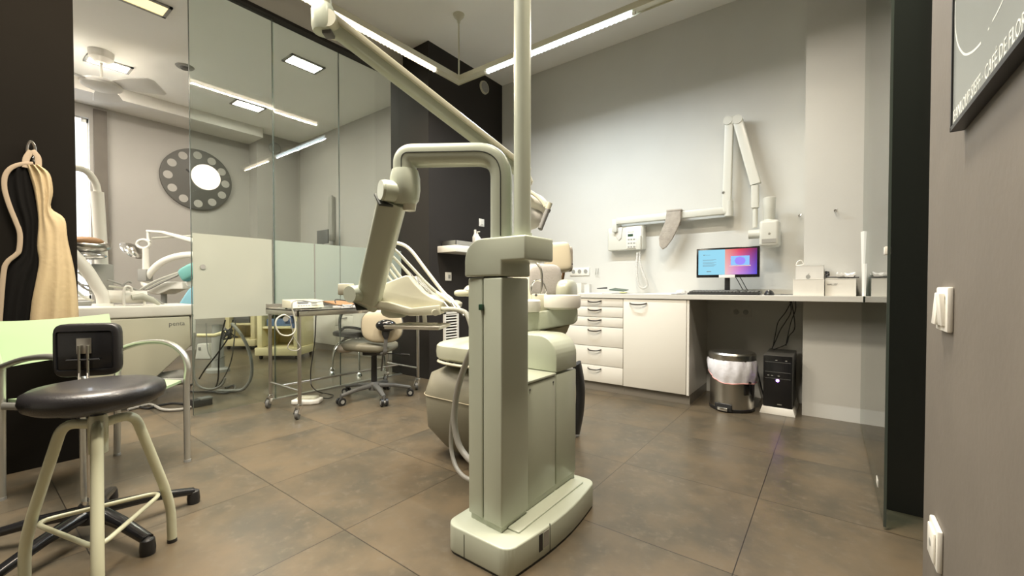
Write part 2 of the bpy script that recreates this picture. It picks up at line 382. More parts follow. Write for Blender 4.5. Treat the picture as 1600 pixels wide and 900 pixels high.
LX, LY = -7.3, 3.5
b = B(); b.box(LX - .2, LX, -2.6, -.2, 0, CE); b.box(LX - .2, LX, 1.05, LY + .1, 0, CE); b.box(LX - .2, LX, -.2, 1.05, 0, .75); b.box(LX - .2, LX, -.2, 1.05, 2.98, CE)
struct(b.build('wall_side_room_far', 'room_wall', smooth=False))
wallbox('wall_side_room_end', 'room_wall', LX, -3.68, LY, LY + .1, 0, CE)
wallbox('wall_side_room_pier', 'room_wall', LX, -7.02, 2.84, LY, 0, CE)
wallbox('trim_1', 'soft_white', LX, -6.80, -2.6, 2.84, 3.14, CE)      # dropped soffit
b = B(); b.box(-7.34, -7.26, 1.085, 1.205, .0, 3.1); struct(b.build('trim_2', 'grey_wall', smooth=False))
# window of the side room with blind
wn = B(); wn.box(-7.42, -7.36, -.2, -.14, .75, 2.98).box(-7.42, -7.36, 1.035, 1.05, .75, 2.98).box(-7.42, -7.36, -.2, 1.06, .75, .80).box(-7.42, -7.36, -.2, 1.06, 2.93, 2.98)
wn = struct(wn.build('window_1', 'white_pl', smooth=False))
B().box(-7.35, -7.342, -.14, .985, .80, 2.97).build('blind', 'blind', wn, smooth=False)
# right sliding glass door
g = struct(B().box(.167, .175, 2.075, 3.595, .012, 2.9).build('door_1', 'glass_green', smooth=False))
B().box(.1668, .1752, 2.069, 2.0755, .012, 2.9).build('pane_edge', 'glass_edge', g, smooth=False)
B().box(.158, .1768, 2.071, 2.095, 1.02, 1.05, .003).build('clip', 'white_pl', g)
B().box(.1650, .1668, 2.3, 2.36, .07, .10, .001).build('sticker', 'white_pl', g)
# glass partition on the left: sliding door, fixed panes
def pane_edge(y, parent, r=.0016): B().box(GX - .007, GX + .007, y - r, y + r, .01, 3.04).build('pane_edge', 'glass_edge', parent, smooth=False)
yA = onX(300, 449, GX + .03).y; yB = onX(422, 449, GX).y; yC = onX(531, 449, GX).y; yF = onX(491, 449, GX).y
d2 = struct(B().box(GX + .025, GX + .035, yA, yB + .03, .01, 3.04).build('door_2', 'glass', smooth=False))
B().box(GX + .024, GX + .036, yA - .003, yA, .01, 3.04).build('pane_edge', 'glass_edge', d2, smooth=False)
B().box(GX + .036, GX + .0375, yA + .004, yB, .68, 1.275).build('frosted_film', 'frost', d2, smooth=False)
p = onX(317, 417, GX + .04); B().lathe([(.0, 0), (.017, 0), (.017, .004), (.0, .004)], M=frame(p, (0, 1, 0), (0, 0, 1))).build('finger_hole', 'mid_grey', d2)
p = onX(322, 277, GX + .04); B().lathe([(.0, 0), (.088, 0), (.088, .001), (.0, .001)], n=40, M=frame(p, (0, 1, 0), (0, 0, 1))).build('painted_reflection', 'white_pl', d2)  # white disc standing in for a round lamp's reflection in the glass
for n_, y0, y1 in ((2, yB + .035, yC - .003), (3, yC + .003, 2.80)):
    g = struct(B().box(GX - .006, GX + .006, y0, y1, .01, 3.04).build('window_%d' % n_, 'glass', smooth=False)); pane_edge(y0 - .003, g)
    if n_ == 2:
        B().box(GX + .007, GX + .0085, y0, yF - .004, .68, 1.275).build('frosted_film', 'frost2', g, smooth=False)
        B().box(GX + .007, GX + .0085, yF + .004, y1, .68, 1.275).build('frosted_film', 'frost2', g, smooth=False)
        B().cyl((GX + .012, yF, .68), (GX + .012, yF, 1.27), .004).build('clip', 'mid_grey', g)
    else: B().box(GX + .007, GX + .0085, y0, y1, .68, 1.275).build('frosted_film', 'frost2', g, smooth=False)
struct(B().box(GX - .02, GX + .06, .40, 2.80, 3.015, 3.04).build('trim_3', 'dark_wall', smooth=False))
struct(B().box(GX - .02, GX + .02, yB, 2.80, 0, .01).build('trim_4', 'alu', smooth=False))

# ================================================================ LAMPS
def led_tube(name, m, p0, p1, root):
    q_ = (Vector(p0) + Vector(p1)) / 2; dl_ = Vector(p1) - Vector(p0); P_, c_ = LED_POWER[m]
    P_ *= .5 if p0[0] > -1 else 1
    lt_ = area_light('tube_glow', (q_.x, q_.y, q_.z - .022), (0, 0, math.atan2(dl_.y, dl_.x)), dl_.length, .008, P_ * dl_.length / 1.25, c_); lt_.parent = root; lt_.matrix_parent_inverse = WM[root].inverted()
    p0, p1 = Vector(p0), Vector(p1); b = B(); b.cyl(p0, p1, .011, n=14); n = int((p1 - p0).length / .032)
    for i in range(n): b.ball(p0.lerp(p1, (i + .5) / n) + Vector((0, 0, -.010)), .0085, u=8, v=6)
    t = b.build(name, m, root); d = (p1 - p0).normalized(); c = B(); c.cyl(p0 - d * .02, p0, .013, n=14); c.build('end_cap', 'white_pl', t); B().cyl(p1, p1 + d * .02, .013, n=14).build('end_cap', 'white_pl', t); return t
FX, FY, FZ = -2.615, 2.70, 2.70
t = thing('pendant_light', 'V-shaped white linear lamp with bright tubes hanging from a thin rod', 'light', (FX, FY, FZ))
b = B(); b.box(FX - .036, FX + .036, -1.6, FY + .036, FZ, FZ + .032).box(FX + .03, .15, FY - .036, FY + .036, FZ, FZ + .032)
b.box(FX - .036, FX - .034, -1.6, FY + .036, FZ - .010, FZ).box(FX + .034, FX + .036, -1.6, FY - .036, FZ - .010, FZ).box(FX + .034, .15, FY - .036, FY - .034, FZ - .010, FZ).box(FX - .036, .15, FY + .034, FY + .036, FZ - .010, FZ)
b.box(FX - .028, FX + .028, -1.6, FY, FZ + .032, FZ + .038).box(FX, .15, FY - .028, FY + .028, FZ + .032, FZ + .038); b.build('channel', 'cream', t)
for y0, y1 in ((1.17, 2.42), (-.35, .90)): led_tube('warm_light_tube', 'led_w', (FX, y0, FZ - .014), (FX, y1, FZ - .014), t)
for x0, x1 in ((-2.29, -1.05), (-.75, .05)): led_tube('cool_light_tube' if x0 < -2 else 'warm_light_tube', 'led_c' if x0 < -2 else 'led_w', (x0, FY, FZ - .014), (x1, FY, FZ - .014), t)
B().cyl((FX, FY, FZ + .04), (FX, FY, CE - .03), .007, n=10).build('rod', 'cream', t)
B().lathe([(0, 0), (.012, 0), (.016, .02), (.045, .055), (.05, .07), (0, .07)], (FX, FY, CE - .07)).build('ceiling_rose', 'cream', t)
def downlight(px, py, lb, m='lamp_w'):
    p = onZ(px, py, CE - .01); p.z = CE; W_, D_ = .22, .36
    t = thing('recessed_light', lb, 'light', p, 0, 'recessed ceiling lamps in the side room')
    f = B()
    for a in ((-W_/2, W_/2, -D_/2, -D_/2 + .025), (-W_/2, W_/2, D_/2 - .025, D_/2), (-W_/2, -W_/2 + .025, -D_/2, D_/2), (W_/2 - .025, W_/2, -D_/2, D_/2)):
        f.box(p.x + a[0], p.x + a[1], p.y + a[2], p.y + a[3], CE - .014, CE - .001)
    f.build('frame', 'mid_grey', t, smooth=False)
    B().box(p.x - W_/2 + .025, p.x + W_/2 - .025, p.y - D_/2 + .025, p.y + D_/2 - .025, CE - .009, CE - .002).build('lamp', m, t, smooth=False)
downlight(222, 4, 'rectangular recessed ceiling lamp glowing yellow, cut by the top edge of the photo', 'lamp_o')
downlight(170, 101, 'rectangular recessed ceiling lamp glowing right beside the ceiling fan mount')
downlight(475, 101, 'rectangular recessed ceiling lamp seen through the middle glass pane, right of the smoke detector')
downlight(388, 166, 'rectangular recessed ceiling lamp farthest back, low beside the dropped soffit')
p = onZ(289, 107, CE - .02); p.z = CE
t = thing('smoke_detector', 'small round dark-centred detector on the side room ceiling', 'smoke detector', p)
B().lathe([(0, -.012), (.075, -.012), (.085, 0)], p).build('ring', 'mid_grey', t); B().lathe([(0, -.03), (.035, -.03), (.045, -.012)], p).build('sensor', 'grey_pl', t)
# ceiling fan
p = onZ(158, 86, CE - .03); fx, fy = p.x, p.y
hz = CE - .33
t = thing('ceiling_fan', 'white ceiling fan with broad pale blades above the side room', 'fan', (fx, fy, CE))
B().lathe([(0, -.11), (.05, -.11), (.095, -.07), (.10, 0)], (fx, fy, CE)).build('canopy', 'soft_white', t)
B().cyl((fx, fy, CE - .1), (fx, fy, hz + .05), .013, n=10).build('rod', 'white_pl', t)
B().lathe([(0, .06), (.05, .055), (.14, .03), (.165, 0), (.155, -.02), (.10, -.045), (0, -.055)], (fx, fy, hz), n=36).build('motor_housing', 'soft_white', t)
for a in (R(165), R(285), R(45)):
    M = Matrix.Translation((fx, fy, hz + .01)) @ Matrix.Rotation(a, 4, 'Z') @ Matrix.Rotation(R(-14), 4, 'X')
    b = B(); b.prism([M @ Vector(q) for q in ((.13, -.06, 0), (.3, -.105, 0), (.50, -.125, 0), (.54, -.09, 0), (.54, .10, 0), (.50, .125, 0), (.3, .10, 0), (.13, .055, 0))], (M.to_3x3() @ Vector((0, 0, .008))), .003); b.build('blade', 'soft_white', t)

# ================================================================ DARK COLUMN: speaker, shelf, switches, louvre
def onC(px, py): return onX(px, py, -3.12)
p = onC(756, 137)
t = thing('wall_speaker', 'round grey speaker grille high on the dark column', 'speaker', p)
Mx = frame(p, (0, 1, 0), (0, 0, 1))
B().lathe([(0, .0), (.062, 0), (.066, .01), (.055, .022), (0, .022)], M=Mx).build('grille', 'mid_grey', t); B().lathe([(.055, .018), (.068, .018), (.072, 0)], M=Mx).build('rim', 'cream', t)
zs0 = onC(683, 395).z; ys0 = onC(683, 390).y
t = thing('wall_shelf', 'white floating shelf on the dark column holding a tray and bottles', 'shelf', (-3.12, ys0 + .3, zs0))
B().box(-3.118, -2.86, ys0, ys0 + .82, zs0, zs0 + .065, .004).build('board', 'white_pl', t)
zt = zs0 + .065
t = thing('instrument_tray', 'grey shallow tray lying on the white floating shelf', 'tray', (-2.99, ys0 + .2, zt))
b = B(); x0, x1, y0, y1 = -3.09, -2.90, ys0 + .04, ys0 + .34
b.box(x0, x1, y0, y1, zt, zt + .006); [b.box(*a) for a in ((x0, x1, y0, y0 + .006, zt, zt + .05), (x0, x1, y1 - .006, y1, zt, zt + .05), (x0, x0 + .006, y0, y1, zt, zt + .05), (x1 - .006, x1, y0, y1, zt, zt + .05))]
b.build('tray_shell', 'steel', t, smooth=False)
B().box(x0 + .02, x1 - .02, y0 + .03, y1 - .03, zt + .0065, zt + .035).build('liner', 'card', t, smooth=False)
def bottle(name, lb, x, y, z, h, r, pump=True):
    t = thing(name, lb, 'bottle', (x, y, z)); B().lathe([(0, 0), (r, .0), (r, h * .62), (r * .45, h * .78), (r * .4, h * .85), (0, h * .85)], (x, y, z), n=18).build('body', 'white_pl', t)
    b = B(); b.cyl((x, y, z + h * .85), (x, y, z + h), r * .25, n=10)
    if pump: b.box(x - .012, x + .035, y - .012, y + .008, z + h * .96, z + h, .003)
    else: b.cyl((x, y, z + h * .85), (x, y, z + h), r * .42, n=12)
    b.build('pump' if pump else 'cap', 'white_pl', t)
bottle('pump_bottle', 'white pump bottle beside the tray on the wall shelf', -2.93, ys0 + .385, zt, .17, .034)
bottle('squeeze_bottle', 'taller white bottle behind the pump bottle on the wall shelf', -3.00, ys0 + .43, zt, .20, .03, False)
t = thing('pen_cup', 'small clear cup of red pens on the wall shelf by the bottles', 'cup', (-2.95, ys0 + .50, zt))
B().lathe([(0, 0), (.026, 0), (.03, .06), (.027, .06), (.023, .004), (0, .004)], (-2.95, ys0 + .50, zt)).build('cup', 'tray', t)
for i, (dx, dy) in enumerate(((.0, .02), (.012, -.014), (-.012, -.008))): B().cyl((-2.95 + dx * .3, ys0 + .5 + dy * .3, zt + .008), (-2.95 + dx, ys0 + .5 + dy, zt + .11), .004, n=8).build('pen', 'red', t)
def plate(name, lb, cat, p, x, up, w_, h_, kind='switch', grp=None, m='white_pl'):
    """wall plate at p, facing x cross up"""
    t = thing(name, lb, cat, p, 0, grp); M = frame(p, x, up); T = lambda a, bv=.002, mm=m, nn='plate': B().box(*a, bev=bv, M=M).build(nn, mm, t)
    T((-w_/2, w_/2, -h_/2, h_/2, 0, .009), .003)
    return t, M
t, M = plate('light_switch', 'white light switch high on the dark column beside the gooseneck arm', 'switch', onC(752, 348), (0, 1, 0), (0, 0, 1), .085, .085)
B().box(-.03, .03, -.03, .03, .009, .014, .002, M=M).build('rocker', 'white_pl', t); B().box(-.012, .012, -.024, -.019, .014, .0145, M=M).build('mark', 'mid_grey', t)
t, M = plate('wall_socket', 'white control plate with a small grey display on the dark column', 'socket', onC(700, 432), (0, 1, 0), (0, 0, 1), .085, .085)
B().box(-.005, .025, -.022, .018, .009, .012, .001, M=M).build('display', 'mid_grey', t)
t, M = plate('light_switch', 'cream plate on the dark column half hidden behind the gooseneck post', 'switch', onC(772, 355), (0, 1, 0), (0, 0, 1), .085, .085, m='cream')
B().box(-.03, .03, -.03, .03, .009, .014, .002, M=M).build('rocker', 'cream', t)
p0, p1 = onC(692, 488), onC(715, 542)
t = thing('louvre_grille', 'white louvred vent grille low on the dark column', 'vent', (-3.12, (p0.y + p1.y) / 2, p1.z))
zt_, zb_ = p0.z, p1.z - .12
b = B(); b.box(-3.119, -3.10, p0.y, p0.y + .025, zb_, zt_).box(-3.119, -3.10, p1.y - .025, p1.y, zb_, zt_).box(-3.119, -3.10, p0.y, p1.y, zt_ - .02, zt_).box(-3.119, -3.10, p0.y, p1.y, zb_, zb_ + .02); b.build('frame', 'white_pl', t, smooth=False)
n_ = 16
for i in range(n_):
    z = zb_ + .03 + (zt_ - zb_ - .06) * i / (n_ - 1)
    B().obox((-3.108, (p0.y + p1.y) / 2, z), (.018, p1.y - p0.y - .05, .004), M=Matrix.Rotation(R(35), 4, 'Y')).build('slat', 'white_pl', t, smooth=False)

# ================================================================ CABINET RUN, COUNTER
CF = 3.38
xs0, xs1, xs2 = -1.93, onY(973.5, 500, CF - .02).x, onY(1078, 500, CF).x
zc = onY(1078, 468, CF - .03).z; ztoe = .075; CT = zc + .036
t = thing('drawer_unit', 'white drawer unit with six drawers at the left end of the worktop', 'cabinet', ((xs0 + xs1) / 2, 3.6, 0))
B().box(xs0, xs1, CF, 3.945, ztoe, zc, .001).build('body', 'cabinet', t, smooth=False)
B().box(xs0, xs1, CF + .012, 3.94, 0, ztoe).build('toe_kick', 'toe', t, smooth=False)
def bar_handle(x, y, z, w_, par):
    pts = [(x - w_/2, y + .001, z + .008), (x - w_/2 + .008, y - .014, z + .004), (x - w_ * .2, y - .026, z - .002), (x + w_ * .2, y - .026, z - .002), (x + w_/2 - .008, y - .014, z + .004), (x + w_/2, y + .001, z + .008)]
    B().sweep(catmull(pts, 5), .0045, .006, n=8).build('handle', 'dark_metal', par)
zz = [zc - .003] + [onY(960, q, CF - .02).z for q in (480, 496.5, 512, 543.5, 574)] + [ztoe + .004]
for a, c in zip(zz, zz[1:]):
    d = B().box(xs0 + .002, xs1 - .002, CF - .02, CF - .0005, c + .002, a - .002, .0015).build('drawer', 'cabinet', t)
    bar_handle(onY(929, 500, CF - .02).x, CF - .02, a - (.035 if a - c > .09 else .03), .125, d)
t = thing('door_cabinet', 'white base cabinet with one tall door right of the drawers', 'cabinet', ((xs1 + xs2) / 2, 3.6, 0))
B().box(xs1 + .001, xs2, CF, 3.945, ztoe, zc, .001).build('body', 'cabinet', t, smooth=False)
B().box(xs1 + .001, xs2, CF + .012, 3.94, 0, ztoe).build('toe_kick', 'toe', t, smooth=False)
d = B().box(xs1 + .003, xs2 - .022, CF - .02, CF - .0005, ztoe + .004, zc - .004, .0015).build('door', 'cabinet', t)
B().box(xs2 - .018, xs2, CF - .018, CF + .002, ztoe, zc - .002).build('side_panel', 'cabinet', t, smooth=False)
bar_handle(onY(997, 500, CF - .02).x, CF - .02, zc - .045, .14, d)
t = thing('worktop', 'long grey white worktop running along the back wall', 'counter', (-.9, 3.6, zc))
B().prism([(xs0 - .02, CF - .03, zc), (.163, CF - .03, zc), (.163, 3.598, zc), (-.152, 3.598, zc), (-.152, 3.948, zc), (xs0 - .02, 3.948, zc)], (0, 0, .036), .002).build('top', 'counter', t, smooth=False)
wt = t
# sockets above and below
def socket_strip(lb, p, n, group=None, m='white_pl', mm='mid_grey'):
    w_ = .071 * n + .012; t, M = plate('power_socket', lb, 'socket', p, (1, 0, 0), (0, 0, 1), w_, .082, m=m)
    for i in range(n):
        c = (-(n - 1) / 2 + i) * .071
        o = B().lathe([(.021, .0091), (.024, .012), (.027, .0091)], M=M @ Matrix.Translation((c, 0, 0))).build('ring', m, t)
        B().lathe([(0, .0095), (.021, .0095), (.021, .009)], M=M @ Matrix.Translation((c, 0, 0))).build('well', mm, t)
    return t
socket_strip('white triple power socket on the wall above the drawers', onY(906, 424.5, 3.948), 3)
socket_strip('shadowed double power socket on the wall under the worktop', onY(1158, 487.5, 3.948), 2, m='card')
p = onY(933, 424, 3.948)
t = thing('wall_hook', 'small grey metal double hook on the wall right of the triple socket', 'hook', p)
b = B(); [b.tube([p + Vector((dx, 0, .03)), p + Vector((dx, -.006, .0)), p + Vector((dx + .004, -.022, -.025)), p + Vector((dx + .012, -.02, -.03))], .003, n=6) for dx in (-.012, .012)]; b.build('prong', 'mid_grey', t)
for px, py, pl, lb in ((1249, 337, 3.948, 'small metal hook on the back wall right of the x-ray head'), (1305, 329, 3.598, 'small metal hook alone on the plain wall above the boxes')):
    p = onY(px, py, pl); t = thing('wall_hook', lb, 'hook', p)
    B().lathe([(0, 0), (.008, 0), (.008, .003), (0, .003)], M=frame(p, (1, 0, 0), (0, 0, 1)), n=12).build('base', 'chrome', t)
    B().tube([p, p + Vector((0, -.02, -.006)), p + Vector((.006, -.035, -.012)), p + Vector((.014, -.032, .006))], .0028, n=6).build('prong', 'chrome', t)

# ================================================================ X-RAY UNIT ON THE WALL
YW = 3.948
def W(px, py, d=.08): return onY(px, py, YW - d)
t = thing('xray_unit', 'cream wall-mounted dental x-ray with folded jointed arm and tube head', 'x-ray machine', W(984, 375, 0))
a0, a1 = W(955, 393, .0), W(1010, 353, .0)
b = B(); b.box(a0.x, a1.x, YW - .085, YW, a0.z, a1.z, .01, 3); box_ = b.build('control_box', 'xray', t)
fx0 = W(979, 372, .085).x
B().box(fx0, a1.x - .012, YW - .093, YW - .084, a0.z + .012, a1.z - .006, .004).build('control_panel', 'white_pl', box_)
B().prism([W(x, y, .087) for x, y in ((961, 356), (973, 355), (971, 372), (967, 376), (963, 370))], (0, -.006, 0), .002).build('recess', 'card', box_)
M = frame(W(981, 364, .0935), (1, 0, 0), (0, 0, 1)); text('model_lettering', 'FOCUS', .018, M, 'lcd', box_)
B().box(0, .05, -.035, -.012, 0, .001, M=M).build('display', 'green_card', box_)
b = B()
for i in range(4):
    for j in range(3): b.box(.0 + i * .026, .018 + i * .026, -.07 - j * .035, -.058 - j * .035, 0, .0015, M=M)
b.build('buttons', 'mid_grey', box_)
hs = W(998, 379, .10); B().obox(hs, (.045, .03, .13), .008).build('handset', 'xray', t)
# coiled cord from the handset, hanging down to the worktop
p = [W(996, 395, .1), W(995, 415, .1), W(996, 435, .11), W(999, 446, .12), W(1005, 450.5, .13), W(1011, 447, .12), W(1010, 440, .11), W(1004, 425, .1), W(1000, 410, .09), W(999, 393, .08)]
p = catmull(p, 14); b = B(); b.sweep(p, .0095, n=9)
for i in range(0, len(p) - 1, 2): b.lathe([(.0095, -.003), (.0125, 0), (.0095, .003)], M=frame(p[i], (p[i + 1] - p[i]).orthogonal(), (p[i + 1] - p[i]).cross((p[i + 1] - p[i]).orthogonal())), n=9)
b.build('coiled_cord', 'card', t)
# arm: bracket stub, horizontal beam, vertical beam, knuckle, descending beam
b = B(); q = W(966, 352, .05); b.obox((q.x - .01, YW - .062, q.z - .01), (.045, .124, .12), .004); b.build('wall_bracket', 'xray', t)
hb0, hb1 = W(964, 344, .09), W(1140, 330.5, .09); hz_ = (hb0.z + hb1.z) / 2
B().box(hb0.x, hb1.x + .01, YW - .125, YW - .065, hz_ - .032, hz_ + .028, .008).build('horizontal_beam', 'xray', t)
v0, v1 = W(1136, 316, .1), W(1142, 193, .1)
B().lathe([(0, -.05), (.033, -.05), (.033, .07), (.027, .075), (.027, .09), (0, .09)], (hb1.x - .005, YW - .095, hz_)).build('pivot_post', 'xray', t)
B().sweep([(v0.x, YW - .1, v0.z - .08), (v0.x, YW - .1, v0.z), (v1.x - .012, YW - .1, v1.z)], .033, .026, up=(0, 1, 0), ex=6, n=20).build('vertical_beam', 'xray', t)
B().cyl(W(1130, 301, .13), W(1130, 301, .07), .011, n=12).build('bolt', 'alu', t)
k0, k1 = W(1138, 190, .1), W(1153, 188, .1)
b = B(); b.cyl(k0 + Vector((0, .035, 0)), k0 - Vector((0, .035, 0)), .034).cyl(k1 + Vector((0, .035, 0)), k1 - Vector((0, .035, 0)), .036); b.prism([k0 + Vector((0, -.03, .034)), k1 + Vector((0, -.03, .034)), k1 + Vector((0, -.03, -.03)), k0 + Vector((0, -.03, -.03))], (0, .06, 0), .004); b.build('elbow', 'xray', t)
d0, d1 = W(1154, 192, .1), W(1181, 288, .11)
B().sweep([d0, d1], .038, .028, up=(0, 1, 0), ex=6, n=20).build('descending_beam', 'xray', t)
e0, e1, e2 = W(1180, 290, .11), W(1180, 325, .11), W(1179.5, 356, .11)
B().sweep([e0, e1], .027, ex=5, n=20).build('sleeve', 'xray', t); B().cyl(e1, (e1.x, e1.y, e2.z), .019).build('stem', 'xray', t)
c = W(1179, 366, .11); B().cyl(c - Vector((.04, 0, 0)), c + Vector((.05, 0, 0)), .036).build('yoke', 'xray', t)
h0, h1 = W(1187, 386, .2), W(1218, 343, .2)
hd = B().box(h0.x, h1.x, YW - .24, YW - .06, h0.z, h1.z, .022, 4).build('tube_head', 'xray', t)
B().box(h0.x + .018, h1.x - .018, YW - .2435, YW - .239, h0.z + .025, h0.z + .055).build('type_plate', 'tray', hd, smooth=False)
B().lathe([(0, 0), (.009, 0), (.007, .004), (0, .004)], M=frame(W(1202, 365, .2395), (1, 0, 0), (0, 0, 1)), n=12).build('screw', 'alu', hd)
q = W(1202, 343, .15); B().lathe([(0, -.01), (.036, -.01), (.034, 0), (.038, .005), (.043, .165), (.036, .17), (0, .17)], (q.x, YW - .15, q.z)).build('cone', 'xray', hd)
# cloth over the beam
t = thing('hanging_cloth', 'crumpled taupe cloth sleeve draped over the x-ray beam', 'cloth', W(1046, 350, .15))
ol = [(1041, 331), (1064, 329), (1063, 345), (1058, 358), (1050, 374), (1041, 386), (1035, 390), (1030, 384), (1029, 372), (1033, 360), (1039, 346)]
bm = B(); bm.prism([W(x, y, .155) for x, y in ol], (0, .022, 0), .008, 3); bm.prism([W(x, y, .155) for x, y in ((1041, 331), (1064, 329), (1064, 326), (1041, 328))], (0, .115, 0), .003); bm.prism([W(x, y, .042) for x, y in ((1041, 331), (1064, 329), (1064, 352), (1041, 354))], (0, .008, 0), .003); bm.build('drape', 'taupe', t)

# ================================================================ ON THE WORKTOP
ZT = CT + .0005
mb0, mb1 = onY(1088, 434, 3.68), onY(1187, 384, 3.68); mcx = (mb0.x + mb1.x) / 2
t = thing('computer_monitor', 'black monitor showing a blue and red start page on the worktop', 'monitor', (mcx, 3.72, ZT))
B().box(mb0.x, mb1.x, 3.68, 3.72, mb0.z, mb1.z, .004).build('housing', 'black_gl', t)
sx0, sx1, sz0, sz1 = mb0.x + .016, mb1.x - .016, mb0.z + .022, mb1.z - .014
s_ = B().box(sx0, sx1, 3.6785, 3.6796, sz0, sz1).build('screen', screen_mat(1, 1), t, smooth=False)
M = frame((sx0, 3.6782, sz0), (1, 0, 0), (0, 0, 1)); SW, SH = sx1 - sx0, sz1 - sz0
Tt = lambda s, x, y, sz: text('screen_text', s, sz, M @ Matrix.Translation((x * SW, y * SH, 0)), 'grey_ink', s_, th=.0001)
b = B()
for y, w_ in ((.60, .24), (.565, .19), (.49, .24), (.46, .20), (.40, .24), (.37, .22), (.335, .2)): b.box(.08 * SW, (.08 + w_) * SW, y * SH, y * SH + .0018, 0, .0003, M=M)
b.box(.15 * SW, .23 * SW, .12 * SH, .145 * SH, 0, .0003, M=M); b.build('text_lines', 'grey_ink', s_)
Tt('■ Microsoft', .09, .78, .010)
lp = B(); lp.box(.57 * SW, .88 * SW, .36 * SH, .72 * SH, 0, .0004, M=M); lp.build('laptop_picture', mat('picture_blue', (.1, .25, .6), .5, em=(.22, .42, .75), st=.2), s_, smooth=False)
b = B()
for i in range(8):
    a = i * math.pi / 4; b.lathe([(0, 0), (.02, 0), (.02, .0003), (0, .0003)], M=M @ Matrix.Translation((.725 * SW + .018 * math.cos(a), .53 * SH + .016 * math.sin(a), .0004 + i * .00005)) @ Matrix.Diagonal((1, .8, 1, 1)), n=14)
b.build('flower_picture', mat('picture_violet', (.2, .15, .7), .5, em=(.15, .1, .9), st=.22), s_)
B().box(.54 * SW, .9 * SW, .325 * SH, .355 * SH, 0, .0004, M=M).build('laptop_base', mat('picture_grey', (.5, .4, .4), .5, em=(.35, .25, .28), st=.15), s_, smooth=False)
B().box(mcx - .055, mcx + .06, 3.674, 3.6795, mb0.z - .004, mb0.z + .02, .002).build('paper_note', 'paper', t)
B().box(mcx - .018, mcx + .018, 3.70, 3.73, ZT + .012, mb0.z + .05, .003).build('neck', 'black_pl', t)
B().box(mcx - .1, mcx + .1, 3.64, 3.80, ZT, ZT + .012, .005).build('stand', 'black_pl', t)
b = B()
for dx in (.04, .07): b.tube([(mcx + dx, 3.725, mb0.z + .02), (mcx + dx + .02, 3.75, mb0.z - .01), (mcx + dx + .07, 3.80, ZT + .02), (mcx + dx + .12, 3.86, ZT + .006)], .003, n=7)
b.build('cable', 'black_pl', t)
k0, k1 = onY(1077, 452, 3.48), onY(1188, 452, 3.48)
t = thing('keyboard', 'black keyboard lying in front of the monitor', 'keyboard', ((k0.x + k1.x) / 2, 3.5, ZT))
B().prism([(k0.x, 3.42, ZT), (k0.x, 3.42, ZT + .014), (k0.x, 3.57, ZT + .026), (k0.x, 3.57, ZT)], (k1.x - k0.x, 0, 0), .003).build('body', 'black_pl', t)
b = B(); kw = (k1.x - k0.x - .02) / 20
for r_ in range(6):
    for c_ in range(20):
        if c_ in (14, 16) and r_ not in (0, 5): continue
        y = 3.432 + r_ * .022; z = ZT + .0155 + (y - 3.42) * .08; x = k0.x + .01 + c_ * kw; b.box(x + .001, x + kw - .001, y, y + .018, z, z + .009, .002, 1)
b.build('keys', 'grey_pl', t)['kind'] = 'stuff'
p = onY(1202, 450, 3.50)
t = thing('computer_mouse', 'black computer mouse beside the keyboard', 'mouse', (p.x, 3.50, ZT))
m_ = B().ball((p.x, 3.50, ZT + .001), .05, (.62, 1.1, .72)); bmesh.ops.bisect_plane(m_.bm, geom=m_.bm.verts[:] + m_.bm.edges[:] + m_.bm.faces[:], plane_co=(0, 0, ZT), plane_no=(0, 0, -1), clear_outer=True); m_.build('body', 'black_pl', t)
B().cyl((p.x - .004, 3.462, ZT + .029), (p.x + .004, 3.462, ZT + .029), .008, n=12).build('wheel', 'mid_grey', t)
B().tube([(p.x, 3.555, ZT + .01), (p.x + .04, 3.62, ZT + .004), (p.x + .12, 3.60, ZT + .004), (p.x + .17, 3.55, ZT + .012), (p.x + .12, 3.66, ZT + .004), (p.x + .05, 3.75, ZT + .004)], .002, n=6).build('cable', 'black_pl', t)
# papers, left group
def sheet(name, lb, cat, x, y, sx, sy, rz, z, th, m, grp=None):
    o = B().obox((x, y, z + th / 2), (sx, sy, th), rz=rz).build(name, m, None, origin=(x, y, z), smooth=False); tag(o, lb, cat, grp); return o
for i, (px, dy, rz, z, m, lb) in enumerate(((928, 0, .2, 0, 'paper', 'white paper sheets lying left of the dark green folder'), (952, .06, -.25, .001, 'paper', 'white paper sheet under the dark green folder'), (1032, 0, .1, 0, 'paper', 'white paper sheet left of the keyboard under a crumpled one'), (1052, .05, -.3, .001, 'paper', 'white paper sheet nearest to the keyboard'))):
    x = onY(px, 450, 3.55).x; sheet('paper_sheet', lb, 'paper', x, 3.56 + dy, .21, .29, rz, ZT + z * (1 + i), .004, m)
x = onY(965, 450, 3.6).x
o = B().prism([(x - .06, 3.55, ZT + .03), (x + .07, 3.57, ZT + .018), (x + .075, 3.67, ZT + .03), (x - .05, 3.66, ZT + .045)], (0, 0, .006)).build('plastic_folder', 'green_card', None, origin=(x, 3.6, ZT)); tag(o, 'dark green plastic folder on the papers at the left of the worktop', 'folder')
x = onY(940, 450, 3.6).x; o = B().sweep([(x - .045, 3.6, ZT + .045), (x + .05, 3.61, ZT + .050)], [.004, .008], n=10).build('marker_pen', 'black_pl', None, origin=(x, 3.6, ZT + .04)); tag(o, 'black pen on the papers left of the green folder', 'pen')
sheet('sticky_note', 'small yellow note on the papers at the worktop edge', 'note', onY(974, 450, 3.47).x, 3.47, .05, .05, .1, ZT + .0085, .006, 'yellow')
x = onY(918, 440, 3.75).x; sheet('note_block', 'small upright grey card holder on the worktop above the drawers', 'card holder', x, 3.76, .055, .05, 0, ZT, .085, 'card')
